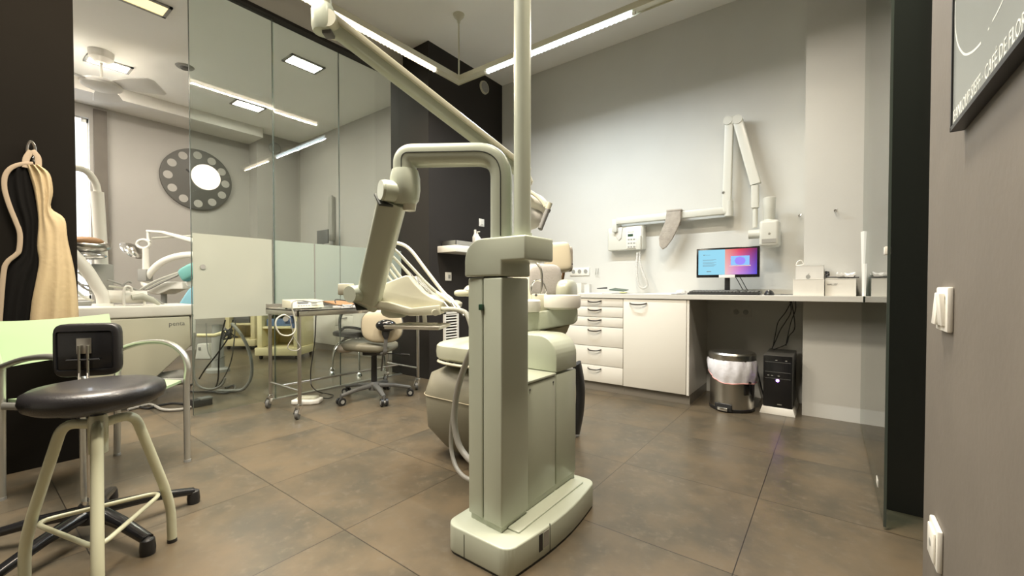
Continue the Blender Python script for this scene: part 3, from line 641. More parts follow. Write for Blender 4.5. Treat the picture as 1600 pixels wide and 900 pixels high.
x = onY(900, 440, 3.8).x; sheet('paper_box', 'low white box on the worktop under the triple socket', 'box', x, 3.84, .14, .12, 0, ZT, .10, 'white_pl')
x = onY(1062, 446, 3.62).x
b = B(); b.ball((x, 3.66, ZT + .016), .04, (1.1, .8, .55), u=9, v=6); o = b.build('crumpled_paper', 'card', None, origin=(x, 3.66, ZT), ang=5); tag(o, 'grey crumpled paper lump left of the keyboard', 'paper')
# right group: boxes and papers
def carton(lb, px0, px1, y, dep, ztop, m='white_pl', z0=ZT, name='cardboard_box', txt=None, ts=.02, cat='box', grp=None):
    x0, x1 = onY(px0, 450, y).x, onY(px1, 450, y).x
    t = thing(name, lb, cat, ((x0 + x1) / 2, y + dep / 2, z0), 0, grp); B().box(x0, x1, y, y + dep, z0, ztop, .0015).build('carton', m, t, smooth=False)
    B().box(x0 - .0005, x1 + .0005, y - .0008, y + dep, ztop - .004, ztop - .0025).build('lid_seam', 'tray', t, smooth=False)
    if txt: text('lettering', txt[0], ts, frame((x0 + (x1 - x0) * txt[1], y - .0012, z0 + (ztop - z0) * txt[2]), (1, 0, 0), (0, 0, 1)), 'grey_ink', t)
    return t, x0, x1
zz = lambda py, y: onY(1250, py, y).z
t, x0, x1 = carton('tall grey box with a dark round emblem behind the low white box', 1243, 1287, 3.50, .08, zz(415, 3.50), 'card')
cxm, czm = x0 + .45 * (x1 - x0), ZT + .62 * (zz(415, 3.5) - ZT)
b = B(); Mq = frame((cxm, 3.4993, czm), (1, 0, 0), (0, 0, 1)); b.lathe([(0, 0), (.013, 0), (.013, .0006), (0, .0006)], M=Mq @ Matrix.Diagonal((1, 1.1, 1, 1)), n=14); b.prism([Mq @ Vector(q) for q in ((0, .014, 0), (.007, .02, 0), (.004, .023, 0), (-.001, .018, 0))], (0, -.0006, 0)); b.build('emblem', 'mid_grey', t)
text('lettering', 'SE', .012, Mq @ Matrix.Translation((-.008, -.034, 0)), 'mid_grey', t)
carton('low white box in front of the tall grey box', 1239, 1288, 3.40, .09, zz(436, 3.40), 'white_pl')
carton('long flat white box with small dark lettering under the loose papers', 1289, 1338, 3.42, .17, zz(436, 3.42), 'white_pl', txt=('HALLEY', .06, .62), ts=.016)
zb_ = zz(436, 3.42) + .001
b = B(); x0 = onY(1307, 430, 3.5).x; x1 = onY(1336, 430, 3.5).x
grid = []
bm = bmesh.new(); nx, ny = 22, 8; random.seed(3); vs = [[bm.verts.new((x0 + (x1 - x0) * i / nx, 3.43 + .16 * j / ny, zb_ + .012 + .004 * math.sin(i * .9 + j) + .008 * math.sin(i * .33 + j * .7) + .002 * random.random())) for j in range(ny + 1)] for i in range(nx + 1)]
fs = [bm.faces.new((vs[i][j], vs[i + 1][j], vs[i + 1][j + 1], vs[i][j + 1])) for i in range(nx) for j in range(ny)]
r_ = bmesh.ops.extrude_face_region(bm, geom=fs); bmesh.ops.translate(bm, vec=(0, 0, .016), verts=[v for v in r_['geom'] if isinstance(v, bmesh.types.BMVert)]); b._add(bm)
o = b.build('paper_pile', 'paper', None, origin=(x0 + .15, 3.5, zb_)); tag(o, 'loose pile of white papers on the long flat box', 'papers', kind='stuff')
xb = onY(1287, 425, 3.47).x; b = B(); random.seed(5)
for i in range(5): b.tube([(xb + .008 + .022 * random.random(), 3.46 + .03 * random.random(), zb_ + .012 + .035 * random.random()) for _ in range(6)], .003, n=6, sm=5)
b.tube([(xb + .02, 3.44, zb_ + .01), (xb + .08, 3.422, zb_ + .008), (xb + .14, 3.424, zb_ + .006), (xb + .18, 3.422, zb_ + .006)], .0045, n=6)
o = b.build('coiled_cable', 'black_pl', None, origin=(xb, 3.46, zb_)); tag(o, 'tangled black cable between the tall box and the papers', 'cable')
def leaning(lb, x0, y0, ztop, m, tilt, w_=.11, th=.003):
    M = Matrix.Translation((x0, y0, ZT)) @ Matrix.Rotation(R(24), 4, 'Z') @ Matrix.Rotation(tilt, 4, 'Y'); b = B(); b.box(0, th, 0, w_, 0, (ztop - ZT) / math.cos(tilt), .0008, 1, M=M); o = b.build('envelope', m, None, origin=(x0, y0, ZT), smooth=False); tag(o, lb, 'envelope')
leaning('tall white envelope leaning upright at the right end of the worktop', onY(1354, 450, 3.46).x, 3.46, onY(1350, 362, 3.5).z, 'paper', R(-2), .045, .006)
leaning('thin lilac white envelope standing right of the tallest one', onY(1357, 450, 3.40).x, 3.385, onY(1354, 365, 3.42).z, 'card', R(1), .03)
leaning('short white envelope leaning left of the tall one', onY(1352, 450, 3.4).x - .004, 3.36, onY(1348, 412, 3.37).z, 'paper', R(-1), .03)
x = onY(1250, 411, 3.56).x; zt2 = zz(415, 3.5)
b = B(); b.tube([(x - .02, 3.54, zt2 + .004), (x - .01, 3.54, zt2 + .03), (x + .01, 3.54, zt2 + .035), (x + .022, 3.54, zt2 + .01), (x + .005, 3.54, zt2 + .004)], .004, n=6, closed=True); o = b.build('plastic_ring', 'white_pl', None, origin=(x, 3.54, zt2)); tag(o, 'small clear plastic clip on top of the tall grey box', 'clip')

# ================================================================ UNDER THE WORKTOP
p = onZ(1143, 637, 0); bx, by, br = p.x, p.y + .0, .152
H = onY(1143, 549, by).z
t = thing('pedal_bin', 'round stainless steel pedal bin with a white bag under the worktop', 'bin', (bx, by, 0))
B().lathe([(0, 0), (br - .004, 0), (br, .006), (br, .022), (br - .003, .024)], (bx, by, 0), n=44).build('base_ring', 'black_pl', t)
B().lathe([(br - .004, .02), (br - .004, H - .05)], (bx, by, 0), n=44).build('body', 'steel', t)
B().lathe([(br + .004, H - .055), (br + .006, H - .05), (br + .006, H - .012), (br - .004, H), (br * .6, H + .006), (0, H + .008)], (bx, by, 0), n=44).build('lid', 'steel', t)
bm = bmesh.new(); n, rows = 60, 9; rings = []; random.seed(11); ph = [random.random() * 6 for _ in range(6)]
for j in range(rows + 1):
    s_ = j / rows; ring = []
    for k in range(n):
        a = 2 * math.pi * k / n; low = .125 + .045 * math.sin(a * 1 + 2.4) + .012 * math.sin(a * 3 + 1)
        z = H - .05 - s_ * low; rr = br + .004 + .012 * math.sin(math.pi * min(1, s_ * .9 + .1)) + .0035 * math.sin(a * 13 + ph[0] + s_ * 3) + .0025 * math.sin(a * 21 + ph[1] - s_ * 5)
        ring.append(bm.verts.new((bx + rr * math.cos(a), by + rr * math.sin(a), z)))
    rings.append(ring)
for a, c in zip(rings, rings[1:]):
    for k in range(n): bm.faces.new((a[k], a[(k + 1) % n], c[(k + 1) % n], c[k]))
b = B(); edge = [v.co.copy() for v in rings[-1]]; b._add(bm); bg = b.build('bag', 'bag', t, ang=60)
B().sweep(edge, .004, n=6, closed=True).build('tie_string', 'pink', bg)
b = B(); a = math.atan2(-by, -bx) - .35; ud = Vector((math.cos(a), math.sin(a), 0)); q = Vector((bx, by, .0)) + ud * (br + .005)
Mp = frame((q.x, q.y, 0), Vector((-ud.y, ud.x, 0)), (0, 0, 1)); B().box(-.035, .035, .012, .035, -.004, .02, .004, M=Mp).build('pedal', 'chrome', t); B().box(-.06, .06, .006, .06, -.012, .002, .006, M=Mp).build('pedal_slot', 'black_pl', t)
b = B(); a2 = math.atan2(-by, -bx) + .75; ud = Vector((math.cos(a2), math.sin(a2), 0)); Mp = frame((bx + ud.x * (br - .003), by + ud.y * (br - .003), 0), Vector((-ud.y, ud.x, 0)), (0, 0, 1))
B().box(-.03, .03, .13, .27, -.01, .006, .003, M=Mp).build('side_grip', 'black_gl', t)
# computer tower on a white plinth
q0, q1 = onZ(1189, 636, 0), onZ(1241, 657, 0); ty = 3.50
tx0, tx1 = onY(1192, 600, ty).x, onY(1238.5, 600, ty).x; TH = onY(1215, 556, ty).z; TD = .40
t = thing('computer_tower', 'black computer tower with a violet light standing under the worktop', 'computer', ((tx0 + tx1) / 2, ty + .2, .05))
B().box(tx0, tx1, ty + .012, ty + TD, .052, TH, .004).build('case', 'grey_pl', t)
fr = B().box(tx0 + .002, tx1 - .002, ty, ty + .014, .055, TH - .002, .004).build('front_panel', 'black_gl', t)
wq = tx1 - tx0
b = B(); [b.box(tx0 + .012, tx1 - .012, ty - .0015, ty, TH - d - .003, TH - d) for d in (.045, .115, .16)]; b.build('drive_bay_lines', 'grey_pl', fr, smooth=False)
b = B(); [b.box(tx0 + wq * f, tx0 + wq * f + .012, ty - .002, ty, TH - d - .005, TH - d) for f, d in ((.42, .03), (.75, .03), (.15, .14), (.28, .14), (.5, .14))]; b.build('ports', 'mid_grey', fr, smooth=False)
B().cyl((tx0 + wq * .5, ty - .003, TH - .175), (tx0 + wq * .5, ty, TH - .175), .010, n=14).build('indicator_light', 'purple', fr)
B().box(tx0 + wq * .5, tx0 + wq * .65, ty - .0015, ty, .07, .076).build('badge', 'alu', fr, smooth=False)
t2 = thing('tower_stand', 'white plastic plinth under the black computer tower', 'stand', ((tx0 + tx1) / 2, ty + .2, 0))
B().prism([(tx0 - .02, ty - .012, 0), (tx1 + .02, ty - .012, 0), (tx1 + .004, ty - .002, .05), (tx0 - .004, ty - .002, .05)], (0, TD + .01, 0), .003).build('plinth', 'white_pl', t2)
for i, (pts, lb) in enumerate((([(1238, 470), (1228, 487), (1216, 503), (1212, 520), (1208, 541)], 'black cable falling to the tower, leftmost of the bundle'), ([(1234, 470), (1236, 487), (1228, 502), (1219, 516), (1213, 530), (1206, 545)], 'black cable crossing behind the leftmost one above the tower'), ([(1243, 468), (1243, 484), (1237, 500), (1232, 520), (1228, 540)], 'black cable hanging straight, rightmost of the bundle'), ([(1236, 490), (1242, 510), (1233, 525), (1228, 538), (1212, 545), (1197, 553)], 'black cable bowing right then down behind the tower'))):
    y = 3.86 - i * .012; P = [onY(a, c, y) for a, c in pts]; P[0].z = zc - .001
    o = B().tube(P, .0035, n=7).build('computer_cable', 'black_pl', None, origin=P[0]); tag(o, lb, 'cable')
P = [onY(a, c, 3.84) for a, c in ((1181, 570), (1186, 590), (1190, 607), (1194, 620), (1198, 635))]
o = B().tube(P, .006, n=7).build('power_cable', 'black_pl', None, origin=P[0]); tag(o, 'thick black cable between the pedal bin and the computer', 'cable')

# ================================================================ NEAR RIGHT WALL
XW = .18
def NW(px, py, d=0): return onX(px, py, XW - d)
a_, c_ = NW(1458, 483), NW(1492, 483)
p = NW(1481, 483); wv = abs(c_.y - a_.y) * .98
t, M = plate('light_switch', 'white double rocker switch on the near grey wall', 'switch', p, (0, -1, 0), (0, 0, 1), .100, .084)
for s_ in (-1, 1):
    Mr = M @ Matrix.Translation((s_ * .018, 0, .010)) @ Matrix.Rotation(R(4 * s_), 4, 'X'); B().box(-.0165, .0165, -.031, .031, -.002, .006, .002, M=Mr).build('rocker', 'white_pl', t)
p = NW(1467, 850)
t, M = plate('wall_socket', 'white aerial socket low on the near grey wall', 'socket', p, (0, -1, 0), (0, 0, 1), .082, .082)
B().box(-.03, .03, -.03, .03, .009, .013, .002, M=M).build('insert', 'white_pl', t); B().lathe([(0, .0135), (.008, .0135), (.008, .013)], M=M, n=14).build('hole', 'mid_grey', t)
# framed poster
pY1 = onX(1484, 207, .162).y; pz0 = onX(1484, 207, .162).z; pY0 = pY1 - .62; pz1 = pz0 + .8; fw = .012
t = thing('framed_poster', 'dark framed grey poster with white lettering on the near wall', 'poster', (.18, (pY0 + pY1) / 2, pz0))
b = B()
for a in ((pY0, pY1, pz0, pz0 + fw * .6), (pY0, pY1, pz1 - fw, pz1), (pY0, pY0 + fw, pz0, pz1), (pY1 - fw * .45, pY1, pz0, pz1)): b.box(.162, .1795, *a)
b.box(.166, .1795, pY0 + .002, pY1 - .002, pz0 + .002, pz1 - .002); b.build('frame', 'black_pl', t, smooth=False)
ps = B().box(.1645, .166, pY0 + fw, pY1 - fw * .45, pz0 + fw * .6, pz1 - fw).build('poster_print', 'poster', t, smooth=False)
M = frame((.1643, pY1 - .008, pz0 + .012), (0, -1, 0), (0, 0, 1)); text('lettering', 'JEANLOUP SIEFF · CAFÉ DE FLORE', .029, M, 'ink', ps, th=.00015, sx=.80)
for pts, w_ in (([(1493, 2), (1492.5, 30), (1493.5, 52), (1497, 70), (1502, 80), (1508, 85), (1516, 83), (1524, 77), (1533, 67)], .0035), ([(1544, 47), (1546, 43)], .003), ([(1551, 33), (1558, 20), (1566, 3), (1570, -8)], .0025)):
    B().ribbon(catmull([onX(x, y, .1644) for x, y in pts], 4), w_, (-1, 0, 0), .0002).build('white_stroke', 'ink', ps, smooth=False)

# ================================================================ DENTAL UNIT (column, gooseneck, delivery head, lamp)
U = thing('dental_unit', 'tall grey green dental unit column with gooseneck arm standing in the middle of the floor', 'dental unit', (-.92, 1.25, 0))
# base slab with a gently bowed side
BX0, BX1, BY0, BY1, BH = -1.045, -.765, 1.005, 1.60, .098
def rr(x0, x1, y0, y1, r, n=6, bow=0.0):
    out = []
    for cx, cy, a0 in ((x1 - r, y0 + r, -90), (x1 - r, y1 - r, 0), (x0 + r, y1 - r, 90), (x0 + r, y0 + r, 180)):
        for k in range(n + 1): a = R(a0 + 90 * k / n); out.append([cx + r * math.cos(a), cy + r * math.sin(a)])
    return out
ol = rr(BX0, BX1, BY0, BY1, .045)
full = []
for i, p in enumerate(ol):
    full.append(p)
    if i == 6:       # right side, bowed outwards
        for k in range(1, 8): s_ = k / 8; full.append([BX1 + .022 * math.sin(math.pi * s_), BY0 + .045 + (BY1 - BY0 - .09) * s_])
b = B(); b.prism([(x, y, .006) for x, y in full], (0, 0, BH - .006), .012, 3); base = b.build('base', 'unit', U)
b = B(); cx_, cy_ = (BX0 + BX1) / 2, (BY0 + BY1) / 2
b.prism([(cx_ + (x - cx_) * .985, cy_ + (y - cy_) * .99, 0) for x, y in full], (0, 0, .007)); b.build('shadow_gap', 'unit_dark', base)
B().box(-.885, -.80, 1.10, 1.55, BH - .001, BH + .006, .005, 3).build('ridge', 'unit', base)
q = onX(835, 850, BX1 + .016)
b = B(); Mx_ = frame((BX1 + .0125, 1.165, .058), (.085, 1, 0), (0, 0, 1)); b.box(-.018, .0, -.026, .03, 0, .003, M=Mx_); b.build('dark_label', 'black_pl', base)
B().box(.006, .034, -.022, .03, 0, .003, M=Mx_).build('type_label', 'tray', base)
B().box(.040, .0415, -.05, .045, 0, .003, M=Mx_).build('seam', 'unit_dark', base)
B().box(-.955, -.9535, BY0 - .0012, BY0 + .004, .008, BH - .012).build('seam', 'unit_dark', base)
# column
A_ = Vector((-.842, 1.063, 0)); Bq = Vector((-1.0, 1.075, 0)); Cq = Vector((-1.0, 1.215, 0)); Dq = Vector((-.842, 1.215, 0))
z0_, z1_ = BH - .001, .932
seamx = onY(755, 600, 1.07).x
b = B(); b.prism([(p.x, p.y, z0_ + .02) for p in (A_, Vector((seamx + .0022, 1.0665, 0)), Vector((seamx + .0022, 1.215, 0)), Dq)], (0, 0, z1_ - z0_ - .02), .006, 3)
b.prism([(p.x, p.y, z0_ + .02) for p in (Vector((seamx - .0022, 1.068, 0)), Bq, Cq, Vector((seamx - .0022, 1.215, 0)))], (0, 0, z1_ - z0_ - .02), .006, 3)
col_ = b.build('column', 'unit', U)
B().prism([(p.x * 1 + dx, p.y + dy, z0_) for p, dx, dy in ((A_, -.006, .006), (Bq, .008, .006), (Cq, .008, -.004), (Dq, -.006, -.004))], (0, 0, .06), .002).build('column_plinth', 'unit', U)
B().box(seamx - .002, seamx + .002, 1.074, 1.20, z0_ + .03, z1_ + .004).build('seam', 'unit_dark', col_)
q = onY(753, 480, 1.067); B().box(q.x - .008, q.x + .010, 1.058, 1.080, q.z - .010, q.z + .010, .002).build('latch', 'green_card', col_)
# head bracket: L-shaped with a big rounded shoulder, seen from the front
HX1 = -.748; zt_, zu_, zb_ = 1.063, .985, .936
o = [(-1.005, zb_), (A_.x, zb_), (A_.x, zu_), (HX1, zu_), (HX1, zt_)]
for k in range(9): a = R(90 + 90 * k / 8); o.append((-1.005 + .075 + .075 * math.cos(a), zt_ - .075 + .075 * math.sin(a)))
b = B(); b.prism([(x, 1.062, z) for x, z in o], (0, .165, 0), .010, 4); b.build('head_bracket', 'unit', U)
# pole and upper lamp arm
PP = Vector((-.80, 1.118, 0)); PT = 2.02
J1 = atd(505, 30, 1.62)
d_ = Vector((J1.x - PP.x, J1.y - PP.y, 0)); L_ = d_.length; d_.normalize()
B().lathe([(0, 0), (.031, 0), (.031, .012), (.0, .012)], (PP.x, PP.y, zt_)).build('pole_collar', 'unit', U)
B().cyl((PP.x, PP.y, zt_), (PP.x, PP.y, PT), .0275, n=28).build('pole', 'unit', U)
B().sweep(fillet([(PP.x, PP.y, PT - .01), (PP.x, PP.y, PT + .1), (J1.x, J1.y, PT + .1), (J1.x, J1.y, J1.z + .03)], .10, 8), .030, n=20).build('lamp_carrier_arm', 'cream', U)
b = B(); b.lathe([(0, -.055), (.036, -.05), (.042, -.03), (.042, .03), (.034, .05), (0, .05)], J1); lj = b.build('lamp_arm_joint', 'unit', U)
LE = atd(822, 274, 2.12)            # end of the spring arm over the chair
sd = (LE - J1).normalized(); s0 = J1 + Vector((sd.x, sd.y, 0)).normalized() * .03 + Vector((0, 0, -.012))
B().cyl(s0 - FW * .045, s0 + FW * .045, .034).build('pivot_disc', 'cream', lj)
B().obox(J1 + RT * .02 + Vector((.0, 0, -.056)), (.035, .04, .018), .004, rz=R(37)).build('clamp', 'grey_pl', lj)
sp_ = B().sweep([s0, LE], .022, .034, ex=4, n=20).build('lamp_spring_arm', 'unit', U)
off = sd.cross(FW).normalized()
off = off if off.z > 0 else -off
B().sweep([s0 + off * .024 - FW * .018, LE + off * .024 - FW * .018], .012, .022, up=FW, ex=4, n=12).build('cable_cover', 'cream', sp_)
# lamp head
lc = atd(838, 322, 2.14)
B().sweep([LE, LE + Vector((.01, .01, -.03)), atd(822, 292, 2.13)], .022, n=14).build('lamp_swivel', 'cream', U)
B().sweep(catmull([atd(812, 294, 2.10), atd(826, 299, 2.08), atd(838, 306, 2.06), atd(848, 316, 2.04), atd(853, 324, 2.03)], 5), .0085, .016, up=FW, ex=4, n=12).build('lamp_yoke', 'cream', U)
Ml = frame(lc + RT * -.05, (RT * .55 + FW * .9), Vector((.0, 0, 1)) + RT * .25)
hd = B().ball(atd(833, 318, 2.18), .082, (1, 1.1, .62), M=Matrix.Rotation(R(20), 4, FH)).build('lamp_reflector', 'white_pl', U)
B().ball(atd(827, 338, 2.18), .085, (.85, .85, .80), M=Matrix.Rotation(R(20), 4, FH)).build('lamp_lens', 'card', hd)
h0, h1 = atd(857, 322, 2.0), atd(844, 358, 1.96)
B().cyl(atd(859, 317, 2.0), atd(855.5, 327, 2.0), .0135).build('handle_hub', 'cream', hd); B().cyl(atd(856, 327, 2.0), h1, .0125, .0115).build('lamp_handle', 'grey_pl', hd); B().cyl(atd(852, 326.5, 2.0), atd(860, 330, 2.0), .009).build('handle_ring', 'black_pl', hd)
# gooseneck
G0 = Vector((-.886, 1.118, zt_ - .004)); E1 = atd(633, 292, 1.445); gz = 1.346
d2 = Vector((E1.x - G0.x, E1.y - G0.y, 0)).normalized(); nn_ = d2.cross(Vector((0, 0, 1)))
gp = fillet([G0, (G0.x, G0.y, gz), (E1.x, E1.y, gz), (E1.x, E1.y, E1.z + .04)], .085, 10)
B().sweep(gp, .0365, .041, up=nn_ if nn_.length else (0, 1, 0), ex=2.8, n=28).build('gooseneck_arm', 'unit', U)
# dark seam that splits the outer shell from the inner one, on the side towards the door
side = -nn_ if (-nn_).dot(-FH) > 0 else nn_
gs = fillet([G0 + d2 * -.0 + side * .0405 + Vector((0, 0, .01)), Vector((G0.x, G0.y, gz)) + side * .0405, Vector((E1.x, E1.y, gz)) + side * .0405, Vector((E1.x, E1.y, E1.z + .055)) + side * .0405], .085, 10)
B().sweep(gs, .0021, n=6).build('shell_seam', 'unit_dark', U)
# joint barrel, axle boss
b = B(); b.lathe([(0, -.062), (.036, -.06), (.046, -.045), (.051, -.01), (.050, .03), (.044, .055), (.0, .055)], E1, n=36); jt = b.build('arm_joint', 'unit', U)
c0 = atd(598, 297, 1.40); ax = (c0 - E1); ax.z = 0; ax.normalize()
B().cyl((E1.x, E1.y, c0.z), c0, .036, .035, n=28).build('axle_boss', 'unit', jt); B().cyl(c0, c0 + ax * .008, .033, .032, n=28).build('axle_cap', 'unit', jt)
B().lathe([(0, -.03), (.02, -.026), (.024, 0), (0, 0)], (E1.x + .01, E1.y + .01, E1.z - .055)).build('lower_cap', 'cream', jt)
# spring arm down to the delivery head
sa0, sa1 = atd(614, 312, 1.45), atd(574, 476, 1.70)
sa = B().sweep([sa0, sa1], .046, .031, up=FH, ex=5, n=28).build('spring_arm', 'unit', U)
dv = (sa1 - sa0).normalized(); B().obox(sa1 - dv * .004, (.100, .068, .006), .001, M=(dv.to_track_quat('Z', 'Y').to_matrix().to_4x4())).build('lower_collar', 'unit_dark', sa); lt = dv.cross(FH).normalized(); lt = lt if lt.dot(RT) < 0 else -lt
B().sweep([sa0 + lt * .028 - FH * .0312 + dv * .02, sa1 + lt * .028 - FH * .0312], .0022, n=6).build('shell_seam', 'unit_dark', sa)
B().obox(sa0 + dv * .006, (.11, .07, .008), .001, M=(dv.to_track_quat('Z', 'Y').to_matrix().to_4x4())).build('upper_collar', 'unit_dark', sa)
q0 = atd(546, 460, 1.62); q1 = atd(566, 458, 1.68); B().cyl(q0, q1, .032, .034, n=24).build('elbow_disc', 'unit', U)
q2 = atd(541, 452, 1.66); B().obox(q2, (.05, .05, .045), .006, rz=R(37)).build('elbow_knob', 'cream', U)
# delivery head: outline in the plane facing the door, real depth behind it
DD = 1.70
def DP(x, y, d=DD): return atd(x, y, d)
ol = [(589, 480), (588, 452), (600, 443), (618, 436), (634, 430), (638, 431), (648, 444), (660, 456), (674, 465), (690, 470), (706, 472), (713, 476), (711, 484), (700, 486), (640, 484)]
dh = B().prism([DP(*p) for p in ol], FH * .22 + RT * .0, .012, 4).build('delivery_head', 'cream', U)
ol = [(553, 472), (566, 469), (604, 472), (640, 482), (686, 477), (688, 492), (640, 494), (604, 486), (575, 479)]
B().prism([DP(x, y, 1.66) for x, y in ol], FH * .2, .004, 2).build('delivery_chassis', 'cream', U)
q = DP(679, 488, 1.64); B().cyl(q, q - FH * .035 + RT * .01, .012, n=16).build('chassis_knob', 'cream', U)
c = DP(618, 486, 1.80); b = B(); b.lathe([(0, -.030), (.03, -.028), (.052, -.018), (.06, -.004), (.06, .02), (0, .02)], c, n=32); b.build('swivel_bowl', 'unit', U)
# tray holder and tray
q = DP(663, 490, 1.74); qq = DP(664, 506, 1.74)
B().sweep([q, qq], .0085, .008, ex=5, n=12).build('tray_post', 'white_pl', U)
TZ = onZ(0, 0, .5).z * 0 + DP(648, 514, 1.66).z
P4 = [onZ(600, 514, TZ), onZ(686, 516, TZ), onZ(702, 509, TZ), onZ(624, 508, TZ)]
far = [P4[1] + FH * .16 + RT * .02, P4[0] + FH * .16 + RT * .06]
tr = B().prism([P4[0], P4[1], far[0], far[1]], (0, 0, .010), .003).build('instrument_tray_plate', 'white_pl', U)
b = B(); ed = [P4[0], P4[1], far[0], far[1], P4[0]]
for a, c in zip(ed, ed[1:]): b.sweep([a + Vector((0, 0, .011)), c + Vector((0, 0, .011))], .003, .003, ex=4, n=8)
b.build('rim', 'white_pl', tr)
B().obox(qq + Vector((0, 0, .0)), (.10, .03, .01), .003, rz=R(37)).build('tray_clamp', 'white_pl', tr)
# hoses arching over the delivery head
hoses = [((612, 382), (626, 381), (642, 391), (665, 421), (688, 451), (697, 461)), ((606, 384), (618, 391), (640, 414), (664, 440), (683, 457)),
         ((604, 392), (612, 399), (632, 420), (652, 444), (672, 462)), ((602, 402), (610, 411), (624, 430), (640, 447), (660, 461)),
         ((600, 412), (606, 418), (616, 431), (634, 452), (650, 460)), ((598, 424), (603, 428), (612, 439), (622, 449), (640, 458))]
for i, h in enumerate(hoses):
    D0 = 1.78 + .025 * i
    P = [atd(h[0][0] - 6, h[0][1] + 22 + 4 * i, D0 + .06)] + [atd(x, y, D0 - .01 * k) for k, (x, y) in enumerate(h)]
    B().tube(P, .0072 if i == 0 else .0062, n=9, sm=5).build('instrument_hose', 'white_hose' if i else 'white_pl', U)
for i, (x, y, x2, y2) in enumerate(((697, 461, 718, 482), (683, 457, 706, 474), (672, 462, 694, 473))):
    a, c = atd(x, y, 1.72 + .02 * i), atd(x2, y2, 1.66 + .02 * i)
    hp = B().sweep([a, mid(a, c, .35), mid(a, c, .5), c], [.007, .011, .008, .0065], n=12).build('handpiece', 'cream', U)
    B().sweep([c, c + (c - a).normalized() * .03 + Vector((0, 0, -.012))], [.006, .004], n=10).build('handpiece_tip', 'steel', hp)
for i, (x0_, y0_, x1_, y1_) in enumerate(((668, 455, 640, 428), (676, 461, 650, 432), (655, 444, 628, 415))):
    B().tube([atd(x0_, y0_, 1.78), mid(atd(x0_, y0_, 1.78), atd(x1_, y1_, 1.84)) + Vector((0, 0, .004)), atd(x1_, y1_, 1.84)], .004, n=7).build('spring_rod', 'steel', U)
B().tube([atd(684, 483, 1.74), atd(705, 483, 1.62), atd(722, 486, 1.55), atd(730, 492, 1.5), atd(737, 512, 1.46)], .009, n=10).build('supply_hose', 'white_hose', U)
B().tube([atd(727, 486, 1.52), atd(731, 497, 1.5), atd(736, 507, 1.47)], .003, n=7).build('thin_tube', 'white_pl', U)
b = B(); b.tube([atd(738, 545, 1.50), atd(731, 560, 1.52), atd(720, 590, 1.55), atd(712, 625, 1.57), atd(710, 660, 1.57), atd(716, 692, 1.55), atd(728, 712, 1.52), atd(745, 728, 1.46)], .0115, n=12); b.build('suction_hose', 'grey_hose', U)
b = B(); b.tube([atd(712, 625, 1.60), atd(706, 660, 1.62), atd(705, 700, 1.62), atd(712, 728, 1.58), atd(724, 744, 1.53), atd(740, 752, 1.47)], .008, n=10); b.build('thin_hose', 'grey_hose', U)
# side housing behind the column
SX0, SX1 = -1.05, -.848
q = .568
B().box(SX0, SX1, 1.218, 1.408, BH + .03, q - .012, .004).build('side_housing', 'unit', U)
b = B(); b.box(SX0, SX1 + .002, 1.217, 1.410, q - .009, q, .002); b.build('housing_lid', 'unit', U)
B().box(SX0, SX1 + .001, 1.414, 1.572, BH + .03, q - .008, .005).build('rear_housing', 'unit', U)
B().box(SX0 + .01, SX1 - .006, 1.22, 1.57, BH - .002, BH + .04).build('housing_plinth', 'unit', U)
b = B()
for y, z in ((1.39, q - .032), (1.232, q - .032)): b.cyl((SX1 - .001, y, z), (SX1 + .0015, y, z), .004, n=10)
b.build('screw', 'grey_pl', U)
prof = [(SX0, q), (SX1 + .002, q)]
for k in range(9): a = R(90 * k / 8); prof.append((SX1 + .002 - .085 + .085 * math.cos(a), q + .055 + .085 * math.sin(a)))
prof.append((SX0, q + .14))
b = B(); b.prism([(x, 1.412, z) for x, z in prof], (0, .162, 0), .004, 3); b.build('rounded_cover', 'unit', U)
# spittoon arm, bowl, cup filler
sa_ = [atd(822, 486, 1.80), atd(852, 486, 1.83), atd(880, 479, 1.88), atd(903, 474, 1.92)]
P = [(x, y) for x, y in ((820, 488), (834, 488), (862, 484), (892, 481), (903, 482), (903, 500), (898, 506), (834, 518), (820, 518))]
B().prism([atd(x, y, 1.88) for x, y in P], FH * .12, .007, 4).build('spittoon_body', 'unit', U)
P = [(835, 519), (872, 512), (892, 505), (886, 520), (880, 526), (850, 522)]
B().prism([atd(x, y, 1.93) for x, y in P], FH * .12, .008, 3).build('spittoon_bracket', 'beige', U)
B().box(*(lambda a, c: (min(a.x, c.x), max(a.x, c.x), 1.60, 1.70, min(a.z, c.z), max(a.z, c.z)))(onY(822, 522, 1.60), onY(846, 516, 1.60)), .003).build('bracket_plate', 'mid_grey', U)
c = atd(877, 472, 1.93); rb_ = .088
bowl = B().lathe([(0, -.032), (rb_ * .8, -.032), (rb_ * .98, -.022), (rb_, -.006), (rb_, .022), (rb_ * .97, .032), (rb_ * .90, .030), (rb_ * .7, .0), (0, -.012)], c, n=40).build('spittoon_bowl', 'white_pl', U)
c2 = atd(830, 478, 1.86); B().lathe([(0, -.026), (.038, -.026), (.042, -.018), (.042, .022), (.036, .028), (0, .028)], c2, n=28).build('cup_holder', 'white_pl', U)
c3 = atd(843, 470, 1.93); B().obox(c3 + Vector((0, 0, -.01)), (.075, .06, .085), .01, rz=R(37)).build('filler_block', 'cream', U)
q = atd(837.5, 461, 1.88); B().cyl(q, q - FH * .006, .006, n=12).build('filler_button', 'grey_pl', U)
B().tube([atd(845, 459, 1.93), atd(846.5, 445, 1.93), atd(846, 425, 1.93), atd(841, 414, 1.94), atd(835, 409, 1.95), atd(828, 408, 1.96)], .0055, n=10).build('cup_filler_spout', 'steel', U)
